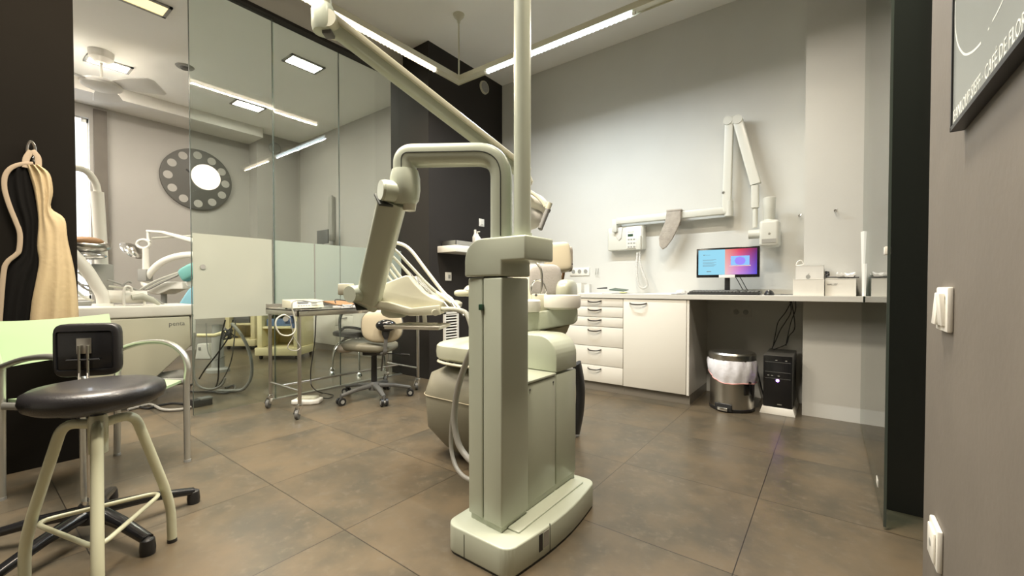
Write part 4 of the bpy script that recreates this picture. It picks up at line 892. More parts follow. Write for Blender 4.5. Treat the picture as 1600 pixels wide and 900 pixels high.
b = B(); b.tube([atd(830, 455, 1.97), atd(831, 445, 1.97), atd(838, 438, 1.97), atd(848, 441, 1.97), atd(853, 452, 1.97), atd(852, 459, 1.97)], .004, n=8); b.build('bowl_rinse_pipe', 'chrome', U)
q = atd(824, 409, 1.9); B().obox(q, (.03, .02, .012), .003, rz=R(37)).build('spout_mount', 'white_pl', U)

# ================================================================ DENTAL CHAIR IN FRONT ROOM
K = thing('dental_chair', 'olive beige dental treatment chair behind the grey green column', 'dental chair', (-1.48, 1.95, 0))
bm = B(); secs = []
def lring(z, x0, x1, y0, y1, r=.10): return [(x, y, z) for x, y in rr(x0, x1, y0, y1, r, 6)]
levels = [lring(.0, -1.62, -1.26, 1.62, 2.26), lring(.06, -1.68, -1.25, 1.56, 2.28), lring(.16, -1.745, -1.24, 1.50, 2.29), lring(.34, -1.755, -1.24, 1.49, 2.28), lring(.44, -1.74, -1.26, 1.52, 2.2), lring(.475, -1.68, -1.30, 1.58, 2.1)]
g = bmesh.new(); VR = [[g.verts.new(p) for p in l] for l in levels]; n = len(VR[0])
for a, c in zip(VR, VR[1:]):
    for k in range(n): g.faces.new((a[k], a[(k + 1) % n], c[(k + 1) % n], c[k]))
g.faces.new(VR[0][::-1]); g.faces.new(VR[-1]); bm._add(g); bm.build('base', 'olive', K, ang=60)
B().sweep([(x, y, .335) for x, y in rr(-1.758, -1.237, 1.487, 2.283, .10, 6)], .0016, n=6, closed=True).build('seam', 'beige', K)
B().sweep(catmull([(-1.215, 2.245, .02), (-1.205, 2.28, .15), (-1.21, 2.30, .30), (-1.22, 2.27, .44)], 6), .045, .02, up=(1, 0, 0), n=16).build('rear_guard', 'black_pl', K)
B().sweep([(-1.48, 1.66, .48), (-1.48, 2.1, .48)], .17, .035, ex=5, n=24).build('seat_frame', 'mid_grey', K)
B().cushion((-1.47, 1.80, .567), (.44, .60, .115), e=.42, n=14).build('seat', 'pale_vinyl', K)
b = B(); b.sweep(catmull([(-1.665, 1.78, .515), (-1.66, 1.57, .515), (-1.56, 1.50, .515), (-1.38, 1.50, .515), (-1.28, 1.57, .515), (-1.275, 1.78, .515)], 5), .010, .007, n=10); b.build('seat_trim', 'cream', K)
B().cyl((-1.64, 1.60, .40), (-1.64, 1.60, .52), .007, n=10).build('seat_strut', 'cream', K)
Mb = Matrix.Rotation(R(-22), 4, 'X')
B().cushion((-1.47, 2.13, .78), (.34, .12, .56), M=Mb, e=.5, n=14).build('backrest', 'beige', K)
c = atd(852, 440, 2.48); B().cushion(c, (.19, .10, .20), M=Matrix.Rotation(R(37), 4, 'Z') @ Matrix.Rotation(R(-8), 4, 'X'), e=.5, n=12).build('neck_cover', 'cloth_grey', K)
c = atd(870.5, 403, 2.62)
hr = B().cushion(c, (.165, .10, .185), M=Matrix.Rotation(R(37), 4, 'Z') @ Matrix.Rotation(R(-8), 4, 'X') @ Matrix.Rotation(R(-5), 4, 'Y'), e=.35, n=12).build('headrest', 'beige', K)
c4 = atd(888, 405, 2.66); B().cushion(c4, (.05, .09, .16), M=Matrix.Rotation(R(37), 4, 'Z'), e=.4, n=10).build('headrest_shell', 'taupe', hr)
B().cyl(atd(887, 411, 2.60), atd(895, 413, 2.60), .004, n=8).build('headrest_lever', 'black_pl', hr)
B().tube([atd(880, 418, 2.68), atd(880, 430, 2.68), atd(874, 452, 2.66), atd(868, 470, 2.60)], .010, n=10).build('headrest_bar', 'brown', K)
c = atd(886, 458, 2.30); B().cushion(c, (.095, .3, .15), M=Matrix.Rotation(R(20), 4, 'Z'), e=.65, n=12).build('armrest', 'pale_vinyl', K)
B().sweep([c + Vector((0, .02, -.05)), c + Vector((-.06, .0, -.30))], .025, n=12).build('armrest_bracket', 'mid_grey', K)
q = atd(722, 458, 1.98); al = B().cushion(q, (.075, .045, .032), M=Matrix.Rotation(R(37), 4, 'Z'), e=.7, n=10).build('side_armrest', 'cream', K)
B().sweep(catmull([q + Vector((.02, .01, 0)), atd(735, 452, 2.02), atd(752, 462, 2.1), (-1.5, 1.92, .62)], 5), .02, n=12).build('armrest_tube', 'cream', K)

# ================================================================ TROLLEY
p1, p2 = onZ(472, 655, 0), onZ(651, 607, 0)
TX1, TX0 = (p1.x + p2.x) / 2, (p1.x + p2.x) / 2 - .44; TY0, TY1 = p1.y, p2.y - .01
TH_ = onX(472, 484, TX1).z
T = thing('steel_trolley', 'stainless steel instrument table on casters in front of the frosted glass', 'trolley', ((TX0 + TX1) / 2, (TY0 + TY1) / 2, 0))
b = B(); b.box(TX0 - .02, TX1 + .02, TY0 - .02, TY1 + .02, TH_ - .012, TH_, .003); b.box(TX0 - .02, TX1 + .02, TY0 - .02, TY0 - .008, TH_ - .045, TH_, .002); b.box(TX0 - .02, TX1 + .02, TY1 + .008, TY1 + .02, TH_ - .045, TH_, .002); b.box(TX1 + .008, TX1 + .02, TY0 - .02, TY1 + .02, TH_ - .045, TH_, .002); b.box(TX0 - .02, TX0 - .012, TY0 - .02, TY1 + .02, TH_ - .03, TH_ + .03, .002)
b.build('table_top', 'steel', T)
zl = onX(455, 602, TX1 - .22).z
for x in (TX0, TX1):
    for y in (TY0, TY1):
        l = B().cyl((x, y, .105), (x, y, TH_ - .012), .0125, n=18).build('leg', 'steel', T)
        cs = thing  # casters as sub-parts of the legs
        w_ = B().cyl((x + .012, y - .012, .032), (x - .002, y - .026, .032), .031, n=26); w_.build('caster_wheel', 'grey_pl', l)
        f_ = B(); f_.obox((x, y, .085), (.03, .03, .03), .004).cyl((x, y, .085), (x, y, .11), .008, n=10); f_.sweep([(x + .008, y + .004, .08), (x + .014, y - .014, .034)], .003, .012, ex=4, n=8).sweep([(x - .012, y - .012, .08), (x - .008, y - .034, .034)], .003, .012, ex=4, n=8); f_.build('caster_fork', 'chrome', l)
for y in (TY0, TY1): B().cyl((TX0, y, zl), (TX1, y, zl), .0085, n=14).build('cross_bar', 'steel', T)
B().cyl(((TX0 + TX1) / 2 - .05, TY0, zl), ((TX0 + TX1) / 2 - .05, TY1, zl), .0085, n=14).build('centre_bar', 'steel', T)
# things on the trolley
ZB = TH_ + .0008
e0 = onZ(452, 478, ZB)
ex, ey = TX1 - .13, onX(458, 470, TX1 - .05).y
t = thing('endodontic_motor', 'cream control box with a small grey display on the steel trolley', 'medical device', (ex, ey + .13, ZB))
xq0, xq1 = TX1 - .20, TX1 - .045; yq0 = onX(457, 465, xq1).y; yq1 = onX(507, 465, xq1).y
b = B(); b.prism([(xq1, yq0, ZB + .006), (xq1 - .028, yq0, ZB + .062), (xq0, yq0, ZB + .068), (xq0, yq0, ZB + .006)], (0, yq1 - yq0, 0), .005, 3); dv_ = b.build('housing', 'cream', t)
b = B(); [b.cyl((x, y, ZB), (x, y, ZB + .008), .008, n=10) for x in (xq0 + .02, xq1 - .02) for y in (yq0 + .02, yq1 - .02)]; b.build('feet', 'grey_pl', t)
Mf = frame((xq1 - .0115, yq0, ZB + .0352), (0, 1, 0), (-.028, 0, .056)); wf = yq1 - yq0
B().box(wf * .18, wf * .52, .006, .022, .0, .0012, M=Mf).build('display', 'grey_pl', dv_, smooth=False)
b = B()
for i in range(5): b.box(wf * (.18 + .08 * i), wf * (.18 + .08 * i) + .010, -.012, -.005, 0, .0012, M=Mf)
for r_ in range(3): b.box(wf * .6, wf * .78, .018 - r_ * .014, .024 - r_ * .014, 0, .0012, M=Mf)
b.build('buttons', 'mid_grey', dv_)
p = onZ(485, 476, ZB + .012); t = thing('dental_handpiece', 'steel handpiece lying in front of the cream control box', 'handpiece', p)
a, c = onZ(480, 475.5, ZB + .014), onZ(507, 475.5, ZB + .014); a.x = c.x = TX1 - .018
B().sweep([a, mid(a, c, .15), mid(a, c, .2), mid(a, c, .8), mid(a, c, .85), c], [.013, .013, .009, .009, .013, .011], n=14).build('body', 'alu', t)
t = thing('white_hose_coil', 'thin white hose looping down from the trolley corner in a coil', 'hose', atd(462, 470, 2.9))
D = TX1
def TP(px, py, dx=0.0): return onX(px, py, TX1 + dx)
b = B(); b.tube([TP(505, 470, -.03), TP(490, 472, .0), TP(470, 469, .025), TP(458, 471, .035), TP(456, 480, .03), TP(460, 495, .025), TP(462, 510, .025), TP(459, 520, .025), TP(450, 524.5, .02), TP(438, 522, .02), TP(431, 510, .02), TP(433, 498, .02), TP(444, 492, .02), TP(453, 497, .02)], .0052, n=8); b.build('hose', 'white_hose', t)
b = B(); b.tube([TP(453, 497, .02), TP(455, 508, .02), TP(458, 525, .02), TP(450, 540, .02), TP(452, 546, .02), TP(462, 548, .02), TP(469, 543, .02), TP(463, 533, .02), TP(458, 525, .025)], .003, n=7); b.build('loop', 'grey_hose', t)
t = thing('blue_sensor', 'small blue plastic connector in the hose coil beside the trolley leg', 'connector', TP(452, 500, -.05))
a = TP(452, 500, -.09); b = B(); b.obox(a, (.03, .06, .05), .008).obox(a + Vector((0, .03, -.035)), (.026, .035, .05), .006); b.build('body', 'blue_pl', t)
B().cyl(a + Vector((.016, -.03, .01)), a + Vector((.02, -.034, .01)), .018, n=14).build('dial', 'mid_grey', t)
P = [(TX0 + .30, onX(494, 484, TX0 + .30).y, TH_ - .015)] + [onX(x, y, TX0 + .30 - .0) for x, y in ((493.5, 500), (492, 530), (489, 555), (486, 575), (485.5, 592), (488, 605))] + [onZ(500, 613, .012), onZ(520, 617, .008), onZ(515, 622, .008), onZ(505, 622, .01)]
for q in P:
    q = Vector(q)
P[-5].z = max(P[-5].z, .02)
o = B().tube(P, .004, n=7).build('pedal_cable', 'black_pl', None, origin=P[-1]); tag(o, 'thin black cable dropping from the trolley top to the white floor pedal', 'cable')
q = onZ(480, 629, 0); t = thing('floor_pedal', 'white foot pedal on the floor under the steel trolley', 'pedal', q)
Mq = Matrix.Rotation(R(37), 4, 'Z')
b = B(); b.prism([q + RT * u + FH * v for u, v in ((-.10, -.05), (-.08, -.075), (.06, -.075), (.11, -.04), (.105, .05), (.03, .075), (-.09, .06))], (0, 0, .032), .008, 3); b.build('base', 'white_pl', t)
b = B(); b.prism([q + RT * u + FH * v + Vector((0, 0, .030)) for u, v in ((-.07, -.03), (.07, -.03), (.08, .04), (-.07, .045))], (0, 0, .018), .008, 3); b.build('treadle', 'cream', t)
# folder and papers on the trolley
yq = onX(530, 465, TX1 - .15).y
t = thing('brown_card_folder', 'brown card folder lying behind the cream control box on the trolley', 'folder', (TX1 - .2, yq, ZB)); B().obox((TX1 - .22, yq + .1, ZB + .028), (.24, .26, .008), M=Matrix.Rotation(R(6), 4, 'Y')).build('cover', 'brown', t); B().obox((TX1 - .22, yq + .1, ZB + .020), (.23, .25, .004), M=Matrix.Rotation(R(6), 4, 'Y')).build('pages', 'paper', t)
sheet('white_napkin', 'white folded paper on the trolley in front of the brown folder', 'paper', TX1 - .07, yq + .03, .11, .20, .1, ZB, .012, 'paper')
P = [(TX1 - .03, yq - .10, ZB + .035), (TX1 - .05, yq - .09, ZB + .06), (TX1 - .07, yq - .02, ZB + .055), (TX1 - .07, yq + .06, ZB + .04), (TX1 - .03, yq + .05, ZB + .02), (TX1 - .02, yq - .03, ZB + .016), (TX1 - .02, yq - .09, ZB + .02)]
o = B().tube(P, .004, n=7).build('black_cable', 'black_pl', None, origin=P[0]); tag(o, 'black cable looped over the papers on the steel trolley', 'cable')

# ================================================================ ASSISTANT CHAIR ON CASTERS
sc_ = Vector((-2.955, 2.06, 0))
S = thing('office_chair', 'beige swivel stool with round backrest and five-star grey base', 'chair', sc_)
SH_ = .43
hubz = .10
b = B(); b.lathe([(0, .07), (.045, .07), (.045, .12), (.03, .135), (0, .135)], sc_); b.build('hub', 'grey_pl', S)
ends = [onZ(541, 640, .06), onZ(616, 635, .06), onZ(640, 611, .06), onZ(529, 618, .06), None]
angs = [math.atan2(e.y - sc_.y, e.x - sc_.x) for e in ends if e is not None]
a0 = angs[1]
for k in range(5):
    a = a0 + 2 * math.pi * k / 5; u = Vector((math.cos(a), math.sin(a), 0)); e = sc_ + u * .285
    lg = B().sweep([sc_ + u * .02 + Vector((0, 0, .105)), sc_ + u * .15 + Vector((0, 0, .098)), e + Vector((0, 0, .072))], [.024, .020, .014], [.018, .015, .012], ex=3.5, n=16).build('leg', 'grey_pl', S)
    q = e + Vector((0, 0, .03)); v = u.cross(Vector((0, 0, 1)))
    cs = B(); cs.cyl(q - v * .026, q - v * .008, .029, n=22).cyl(q + v * .008, q + v * .026, .029, n=22); cs.build('caster_wheel', 'black_pl', lg); B().cyl(q - v * .028, q + v * .028, .015, n=14).build('caster_hub', 'mid_grey', lg)
    B().cyl(q + Vector((0, 0, .0)), e + Vector((0, 0, .075)), .009, n=10).build('caster_stem', 'grey_pl', lg)
B().cyl(sc_ + Vector((0, 0, .13)), sc_ + Vector((0, 0, .37)), .023, n=18).build('gas_column', 'black_pl', S)
B().obox(sc_ + Vector((0, 0, .375)), (.16, .10, .045), .010, rz=R(37)).build('mechanism', 'black_pl', S)
cs0 = sc_ + Vector((0, 0, SH_)) - RT * .03
B().cushion(cs0, (.42, .36, .085), M=Matrix.Rotation(R(37), 4, 'Z') @ Matrix.Rotation(R(3), 4, 'Y'), e=.6, n=14).build('seat', 'olive', S)
B().cushion(cs0 - RT * .17 - FH * .03 + Vector((0, 0, -.012)), (.13, .24, .075), M=Matrix.Rotation(R(37), 4, 'Z'), e=.7, n=12).build('seat_nose', 'taupe', S)
cb = sc_ + RT * .12 - FH * .17 + Vector((0, 0, .60))
Mc = Matrix.Rotation(R(37), 4, 'Z')
bk = B().cushion(cb, (.32, .06, .25), M=Mc, e=.72, n=16).build('backrest', 'beige', S)
b = B(); ring = [cb + (Mc @ Vector((.158 * math.copysign(abs(math.cos(a)) ** .72, math.cos(a)), 0, .123 * math.copysign(abs(math.sin(a)) ** .72, math.sin(a))))) for a in [2 * math.pi * k / 40 for k in range(40)]]
b.sweep(ring, .006, n=8, closed=True); b.build('edge_piping', 'grey_pl', bk)
kn = cb + Vector((0, 0, .012)) - FH * .065 + RT * .05
B().ball(kn, .075, (1.05, .6, .62), M=Mc).build('back_knob', 'black_gl', bk)
B().sweep([kn + Vector((0, 0, -.0)), kn + Vector((0, 0, -.07)) - RT * .004, kn + Vector((0, 0, -.10)) + RT * .0], [.038, .028, .014], .018, up=FH, n=16).build('back_knob_stem', 'black_pl', bk)
B().sweep(catmull([kn + Vector((0, 0, -.08)), kn + Vector((0, 0, -.17)) - RT * .008, kn + Vector((0, 0, -.215)) - RT * .02 + FH * .02, sc_ + Vector((0, 0, .375)) + RT * .05 - FH * .05], 5), .012, .014, ex=4, n=12).build('back_bar', 'grey_pl', S)
B().sweep([sc_ + RT * .08 + Vector((0, 0, .365)), sc_ + RT * .27 + Vector((0, 0, .352))], [.004, .005], n=8).build('tilt_lever', 'black_pl', S); B().cyl(sc_ + RT * .22 + Vector((0, 0, .355)), sc_ + RT * .29 + Vector((0, 0, .351)), .009, n=10).build('lever_grip', 'black_pl', S)
B().sweep([sc_ + RT * .075 + FH * .0 + Vector((0, 0, .36)), sc_ + RT * .06 + Vector((0, 0, .22))], [.014, .010], .006, ex=4, n=10).build('hanging_lever', 'grey_pl', S)

# ================================================================ LEAD APRON ON THE LEFT WALL
XL = -3.15
def LW(px, py, d=0): return onX(px, py, XL + d)
t = thing('wall_hook', 'small chrome ring hook high on the dark left wall holding the apron', 'hook', LW(48, 222))
B().tube([LW(52, 252, .01), LW(55, 240, .014), LW(54, 228, .02), LW(48, 221, .022), LW(43, 227, .02), LW(42, 240, .014), LW(45, 246, .012)], .006, n=8).build('hook', 'chrome', t)
A = thing('lead_apron', 'tan and black lead apron hanging folded on the dark left wall', 'apron', LW(50, 350))
b = B()
for a, c, e in (((40, 262), (41, 248), (49, 236)), ((60, 262), (59, 246), (50, 235))): b.sweep(catmull([LW(*a, .035), LW(*c, .03), LW(*e, .026)], 5), .012, .004, up=(1, 0, 0), ex=3, n=10)
b.build('hanging_loop', 'tan_trim', A)
def drape(pts_l, pts_r, rows, name, m, d0, amp, k, seed, fold=3.0, th=.008):
    """cloth between two edge polylines (given top to bottom in the wall plane)"""
    random.seed(seed); g = bmesh.new(); nx = 20
    L1, R1 = catmull([LW(*p, d0) for p in pts_l], k), catmull([LW(*p, d0) for p in pts_r], k); n = min(len(L1), len(R1)); vs = []
    for i in range(n):
        s_ = i / (n - 1); row = []
        for j in range(nx + 1):
            u = j / nx; p = L1[i].lerp(R1[i], u); env = math.sin(math.pi * u) ** .5
            p.x += env * (.012 + amp * (.5 + .5 * math.sin(u * fold * 6.28 + s_ * 2.2 + seed)) * (.3 + .7 * s_) + amp * .5 * math.sin(u * 17 + s_ * 5)); row.append(g.verts.new(p))
        vs.append(row)
    fs = [g.faces.new((vs[i][j], vs[i + 1][j], vs[i + 1][j + 1], vs[i][j + 1])) for i in range(n - 1) for j in range(nx)]
    r_ = bmesh.ops.extrude_face_region(g, geom=fs); bmesh.ops.translate(g, vec=(-th, 0, 0), verts=[v for v in r_['geom'] if isinstance(v, bmesh.types.BMVert)])
    bb = B(); bb._add(g); return bb.build(name, m, A, ang=70)
drape([(14, 263), (9, 285), (16, 320), (27, 345), (32, 370), (28, 396), (14, 410), (6, 440), (-2, 505)], [(44, 258), (48, 280), (54, 312), (60, 345), (59, 380), (60, 410), (56, 440), (50, 470), (46, 505)], 0, 'black_lining', 'black_cloth', .018, .012, 4, 2, 1.5)
drape([(41, 258), (47, 275), (55, 305), (60, 345), (58, 385), (61, 410), (56, 440), (50, 470), (46, 506)], [(61, 258), (78, 272), (83, 300), (80, 325), (101, 342), (106, 375), (116, 420), (121, 460), (124, 506)], 0, 'tan_front', 'kraft', .030, .020, 4, 5, 2.6)
b = B(); b.sweep(catmull([LW(x, y, .034) for x, y in ((52, 256), (36, 256), (18, 262), (8, 275), (7, 295), (14, 320), (24, 345), (31, 365), (30, 390), (25, 398), (11, 410), (5, 430), (-1, 505))], 4), .0095, .005, up=(1, 0, 0), ex=2.5, n=10); b.build('piping', 'tan_trim', A)

# ================================================================ GREEN ARMCHAIR
rl, fl, fr_ = onZ(6, 782, 0), onZ(134, 797, 0), onZ(293, 721, 0)
rr_ = rl + (fr_ - fl)
GC = thing('armchair', 'pale green armchair with bent aluminium arms against the dark wall', 'chair', (rl + fr_) / 2)
zup = Vector((0, 0, 1)); fw_ = (fl - rl).normalized(); sd_ = (rr_ - rl).normalized()
for (r0, f0, nm) in ((rl, fl, 'l'), (rr_, fr_, 'r')):
    z_a = .60
    P = [r0 + zup * .565 + fw_ * .0, mid(r0, f0, .32) + zup * .605, mid(r0, f0, .68) + zup * .615, f0 + fw_ * -.035 + zup * .575, f0 + fw_ * .008 + zup * .50, f0 + zup * .38, f0 + zup * .0]
    b = B(); b.sweep(catmull(P, 7), .0145, .0125, ex=2.4, n=14); b.build('arm_and_front_leg', 'alu', GC)
    b = B(); b.sweep([r0 + zup * .0 - fw_ * .015, r0 + zup * .58], .0145, .0125, ex=2.4, n=14); b.build('rear_leg', 'alu', GC)
    B().cyl(f0, f0 + zup * .012, .016, n=14).build('foot_cap', 'mid_grey', GC); B().cyl(r0 - fw_ * .015, r0 - fw_ * .015 + zup * .012, .016, n=14).build('foot_cap', 'mid_grey', GC)
    B().sweep([r0 + zup * .40, f0 + zup * .415], .007, .015, ex=4, n=10).build('seat_rail', 'mid_grey', GC)
# seat and back panels
i_ = .02
g = bmesh.new(); nu, nv = 12, 10; G = []
for i in range(nu + 1):
    row = []
    for j in range(nv + 1):
        u, v = i / nu, j / nv; p = (rl + sd_ * i_).lerp(rr_ - sd_ * i_, u) + fw_ * (v * ((fl - rl).length - .01)); p.z = .425 - .020 * math.sin(math.pi * u) + .02 * v ** 3 * 0; row.append(g.verts.new(p))
    G.append(row)
fs = [g.faces.new((G[i][j], G[i + 1][j], G[i + 1][j + 1], G[i][j + 1])) for i in range(nu) for j in range(nv)]
r_ = bmesh.ops.extrude_face_region(g, geom=fs); bmesh.ops.translate(g, vec=(0, 0, -.012), verts=[v for v in r_['geom'] if isinstance(v, bmesh.types.BMVert)])
bb = B(); bb._add(g); bb.build('seat', 'green_pl', GC)
g = bmesh.new(); G = []; W_ = (rr_ - rl).length
for i in range(15):
    row = []
    for j in range(9):
        u, v = i / 14, j / 8; p = (rl - sd_ * .015).lerp(rr_ + sd_ * .015, u) - fw_ * (.022 + .05 * math.sin(math.pi * u) + .05 * v); p.z = .555 + .19 * v + .012 * (2 * u - 1) ** 2 * (1 if v > .5 else .0); row.append(g.verts.new(p))
    G.append(row)
fs = [g.faces.new((G[i][j], G[i + 1][j], G[i + 1][j + 1], G[i][j + 1])) for i in range(14) for j in range(8)]
r_ = bmesh.ops.extrude_face_region(g, geom=fs); bmesh.ops.translate(g, vec=-fw_ * .01, verts=[v for v in r_['geom'] if isinstance(v, bmesh.types.BMVert)])
bb = B(); bb._add(g); bb.build('backrest', 'green_pl', GC)
for r0 in (rl, rr_): B().sweep([r0 + zup * .57, r0 + zup * .70 - fw_ * .045], .010, n=10).build('back_post', 'green_pl', GC)

# ================================================================ BLACK PEDESTAL CHAIR BEHIND THE STOOL
pc = onZ(146, 838, 0)
t = thing('pedestal_chair', 'black low-backed work chair on chrome column behind the round stool', 'chair', pc)
tips = [onZ(232, 852, .03), onZ(270, 796, .03), onZ(8, 868, .03), onZ(52, 896, .03)]
a0 = math.atan2(tips[0].y - pc.y, tips[0].x - pc.x)
for k in range(5):
    a = a0 + 2 * math.pi * k / 5; u = Vector((math.cos(a), math.sin(a), 0)); e = pc + u * .30
    l = B().sweep([pc + u * .02 + Vector((0, 0, .095)), pc + u * .16 + Vector((0, 0, .08)), e + Vector((0, 0, .05))], [.024, .021, .018], [.020, .016, .013], ex=3, n=16).build('leg', 'black_gl', t)
    B().lathe([(0, 0), (.021, 0), (.023, .02), (.02, .05), (0, .062)], e, n=16).build('foot_glide', 'black_pl', l)
B().lathe([(0, .06), (.042, .06), (.045, .11), (.036, .125), (0, .125)], pc).build('hub', 'black_pl', t)
B().cyl(pc + Vector((0, 0, .12)), pc + Vector((0, 0, .445)), .014, n=20).build('gas_column', 'chrome', t); B().lathe([(0, .118), (.03, .118), (.03, .14), (0, .14)], pc).build('column_ring', 'chrome', t)
B().lathe([(0, .445), (.03, .445), (.085, .455), (.10, .47), (.10, .49), (.085, .505), (0, .51)], pc, n=36).build('seat', 'black_vinyl', t)
q0, q1 = atd(106, 585, 1.66), atd(172, 507, 1.66); qc = (q0 + q1) / 2
Mp = Matrix.Rotation(R(37 + 20), 4, 'Z')
bkp = B().cushion(qc + Vector((0, 0, .0)), (.205, .045, abs(q1.z - q0.z) + .01), M=Mp, e=.30, n=14).build('backrest', 'black_vinyl', t)
fv = -(Mp @ Vector((0, 1, 0)))
B().obox(qc + fv * .0255, (.17, .006, .15), .008, M=Mp).build('back_shell', 'black_gl', bkp)
B().obox(qc + fv * .031 + Vector((0, 0, .018)), (.045, .004, .060), .001, M=Mp).build('back_plate', 'steel', bkp)
b = B(); rtp = Mp @ Vector((1, 0, 0))
for s_ in (-.013, .013): b.sweep([qc + fv * .038 + rtp * s_ + Vector((0, 0, .02)), qc + fv * .038 + rtp * s_ + Vector((0, 0, -.09)), pc + Vector((0, 0, .415)) + rtp * s_ + fv * .05], .004, .009, ex=4, n=8)
b.build('back_bracket', 'steel', t)
B().cyl(qc + fv * .04 + rtp * -.05 + Vector((0, 0, -.035)), qc + fv * .04 + rtp * .05 + Vector((0, 0, -.035)), .004, n=8).build('adjuster_rod', 'black_pl', bkp)

# ================================================================ CREAM THREE-LEGGED STOOL
cs = Vector((-1.765, .262, 0)); SR = .158
Q = thing('round_stool', 'round black padded stool on three cream tube legs in the left foreground', 'stool', cs)
ST = .607
B().lathe([(0, ST - .060), (SR - .02, ST - .060), (SR - .004, ST - .050), (SR + .004, ST - .030), (SR, ST - .010), (SR - .016, ST), (SR - .05, ST + .003), (0, ST + .005)], cs, n=56).build('seat', 'black_vinyl', Q, ang=60)
B().cyl(cs + Vector((0, 0, ST - .095)), cs + Vector((0, 0, ST - .059)), .017, n=18).build('screw_spindle', 'black_pl', Q)
B().lathe([(0, .40), (.022, .40), (.024, .50), (.020, .515), (0, .515)], cs, n=22).build('socket_tube', 'stool_cream', Q)
fts = [onZ(269, 846, 0), None, None]
aR = math.atan2(fts[0].y - cs.y, fts[0].x - cs.x); lr = (fts[0] - cs).length
rt_pts = []
for k, a in enumerate((aR, aR + R(118), aR - R(122))):
    pass
dirs = [aR, R(221), R(350)]
for a in dirs:
    u = Vector((math.cos(a), math.sin(a), 0)); z = lambda h: Vector((0, 0, h))
    P = fillet([cs + z(.487) + u * .015, cs + z(.490) + u * .100, cs + z(.20) + u * (lr * .90), cs + z(.115) + u * (lr * .99), cs + u * lr + z(.004)], .06, 6)
    l = B().sweep(P, .0142, n=16).build('leg', 'stool_cream', Q)
    B().cyl(cs + u * lr, cs + u * lr + z(.012), .0150, n=14).build('foot_cap', 'black_pl', l)
    rt_pts.append(cs + u * (lr * .90 - .004) + z(.192))
cen = sum(rt_pts, Vector()) / 3
b = B(); b.sweep(fillet([mid(rt_pts[0], rt_pts[1])] + [rt_pts[1], rt_pts[2], rt_pts[0]] + [mid(rt_pts[0], rt_pts[1])], .055, 7)[:-1], .0068, n=12, closed=True); b.build('footrest_ring', 'stool_cream', Q)

# ================================================================ SIDE ROOM: second treatment unit behind the opening
V = thing('dental_unit', 'cream dental unit with dark lettering on its box seen through the door opening', 'dental unit', (-4.6, .9, 0))
XP = -4.35
def PX(px, py, d=0): return onX(px, py, XP - d)
b = B(); b.prism([PX(x, y) for x, y in ((118, 501), (297, 494), (299, 540), (244, 590), (150, 606), (118, 606))], (-.42, 0, 0), .010, 3); vb = b.build('body', 'cream', V)
b = B(); b.prism([PX(x, y) for x, y in ((299, 492), (306, 500), (306, 535), (300, 542))], (-.36, 0, 0), .006, 3); b.build('side_shell', 'card', vb)
top = PX(200, 497).z; a, c = PX(122, 490), PX(306, 490); zt1 = PX(300, 475.5).z
b = B(); b.box(XP - .44, XP + .012, a.y - .2, c.y, top, zt1, .014, 3); b.build('top_slab', 'white_pl', V)
M = frame(PX(263.5, 509.5, -.0005), (0, 1, 0), (0, 0, 1)); text('lettering', 'penta', .052, M, 'grey_ink', vb, sx=.95)
B().box(XP - .36, XP - .06, a.y, c.y - .25, .0, .25, .01).build('pedestal', 'mid_grey', V)
q = PX(262, 592, .12); B().cyl(q + Vector((0, -.16, 0)), q + Vector((0, .10, 0)), .065, n=24).build('motor_cylinder', 'mid_grey', V)
P = catmull([PX(262, 597, .0), PX(228, 612, -.1), PX(215, 630, -.18), PX(195, 640, -.22), PX(170, 648, -.2)], 8)
P = [Vector((p.x, p.y, max(p.z, .05))) for p in P]
b = B(); b.sweep(P, .038, n=14)
for i in range(0, len(P) - 1): b.sweep([P[i], P[i].lerp(P[i + 1], .35)], .043, n=14)
b.build('corrugated_hose', 'mid_grey', V)
# bent white arm in front
B().tube([PX(108, 392, .1), PX(118, 402, .1), PX(134, 420, .1), PX(150, 445, .1), PX(160, 462, .1), PX(161.5, 480, .1)], .040, n=18).build('delivery_arm', 'white_pl', V)
B().lathe([(0, 0), (.065, 0), (.06, .02), (0, .02)], (PX(161, 480, .1).x, PX(161, 480, .1).y, zt1)).build('arm_flange', 'white_pl', V)
# lamp post behind
b = B(); b.tube([PX(159, 418, .35), PX(156, 360, .35), PX(152, 300, .35)], .041, n=18); b.build('lamp_post', 'white_pl', V)
B().tube([PX(153, 305, .35), PX(150, 288, .35), PX(141, 273, .35), PX(128, 264, .35), PX(112, 262, .35), PX(95, 264, .35)], .024, n=14).build('lamp_boom', 'white_pl', V)
q = PX(158, 436, .35); B().obox(q, (.14, .13, .24), .008).build('post_socket', 'mid_grey', V)
q = PX(134, 384, .2); lh = B().ball(q, .13, (.8, 1.1, .45)).build('lamp_head', 'steel', V); B().ball(q + Vector((0, 0, -.075)), .11, (.8, 1.1, .3)).build('lamp_shield', 'lens', lh)
q = PX(135, 377, .16); B().ball(q, .10, (.7, 1.0, .35)).build('lamp_cover', 'brown', lh)
q = PX(195, 463, .12); B().cyl(PX(168, 463, .12), PX(228, 464, .12), .048, .050, n=20).build('instrument_block', 'white_pl', V)
B().sweep([PX(206, 465, .05), PX(222, 463, .05), PX(240, 470, .05), PX(250, 476, .05)], [.022, .028, .02, .010], n=14).build('suction_handle', 'white_hose', V)
B().tube([PX(194, 478, .02), PX(193, 462, .02), PX(195, 450, .02), PX(200, 447.5, .02), PX(205, 450, .02), PX(206, 456, .02)], .009, n=10).build('cup_filler_spout', 'white_pl', V)
B().tube([PX(226, 478, .06), PX(226, 469, .06)], .009, n=8, sm=0).build('tap', 'white_pl', V)
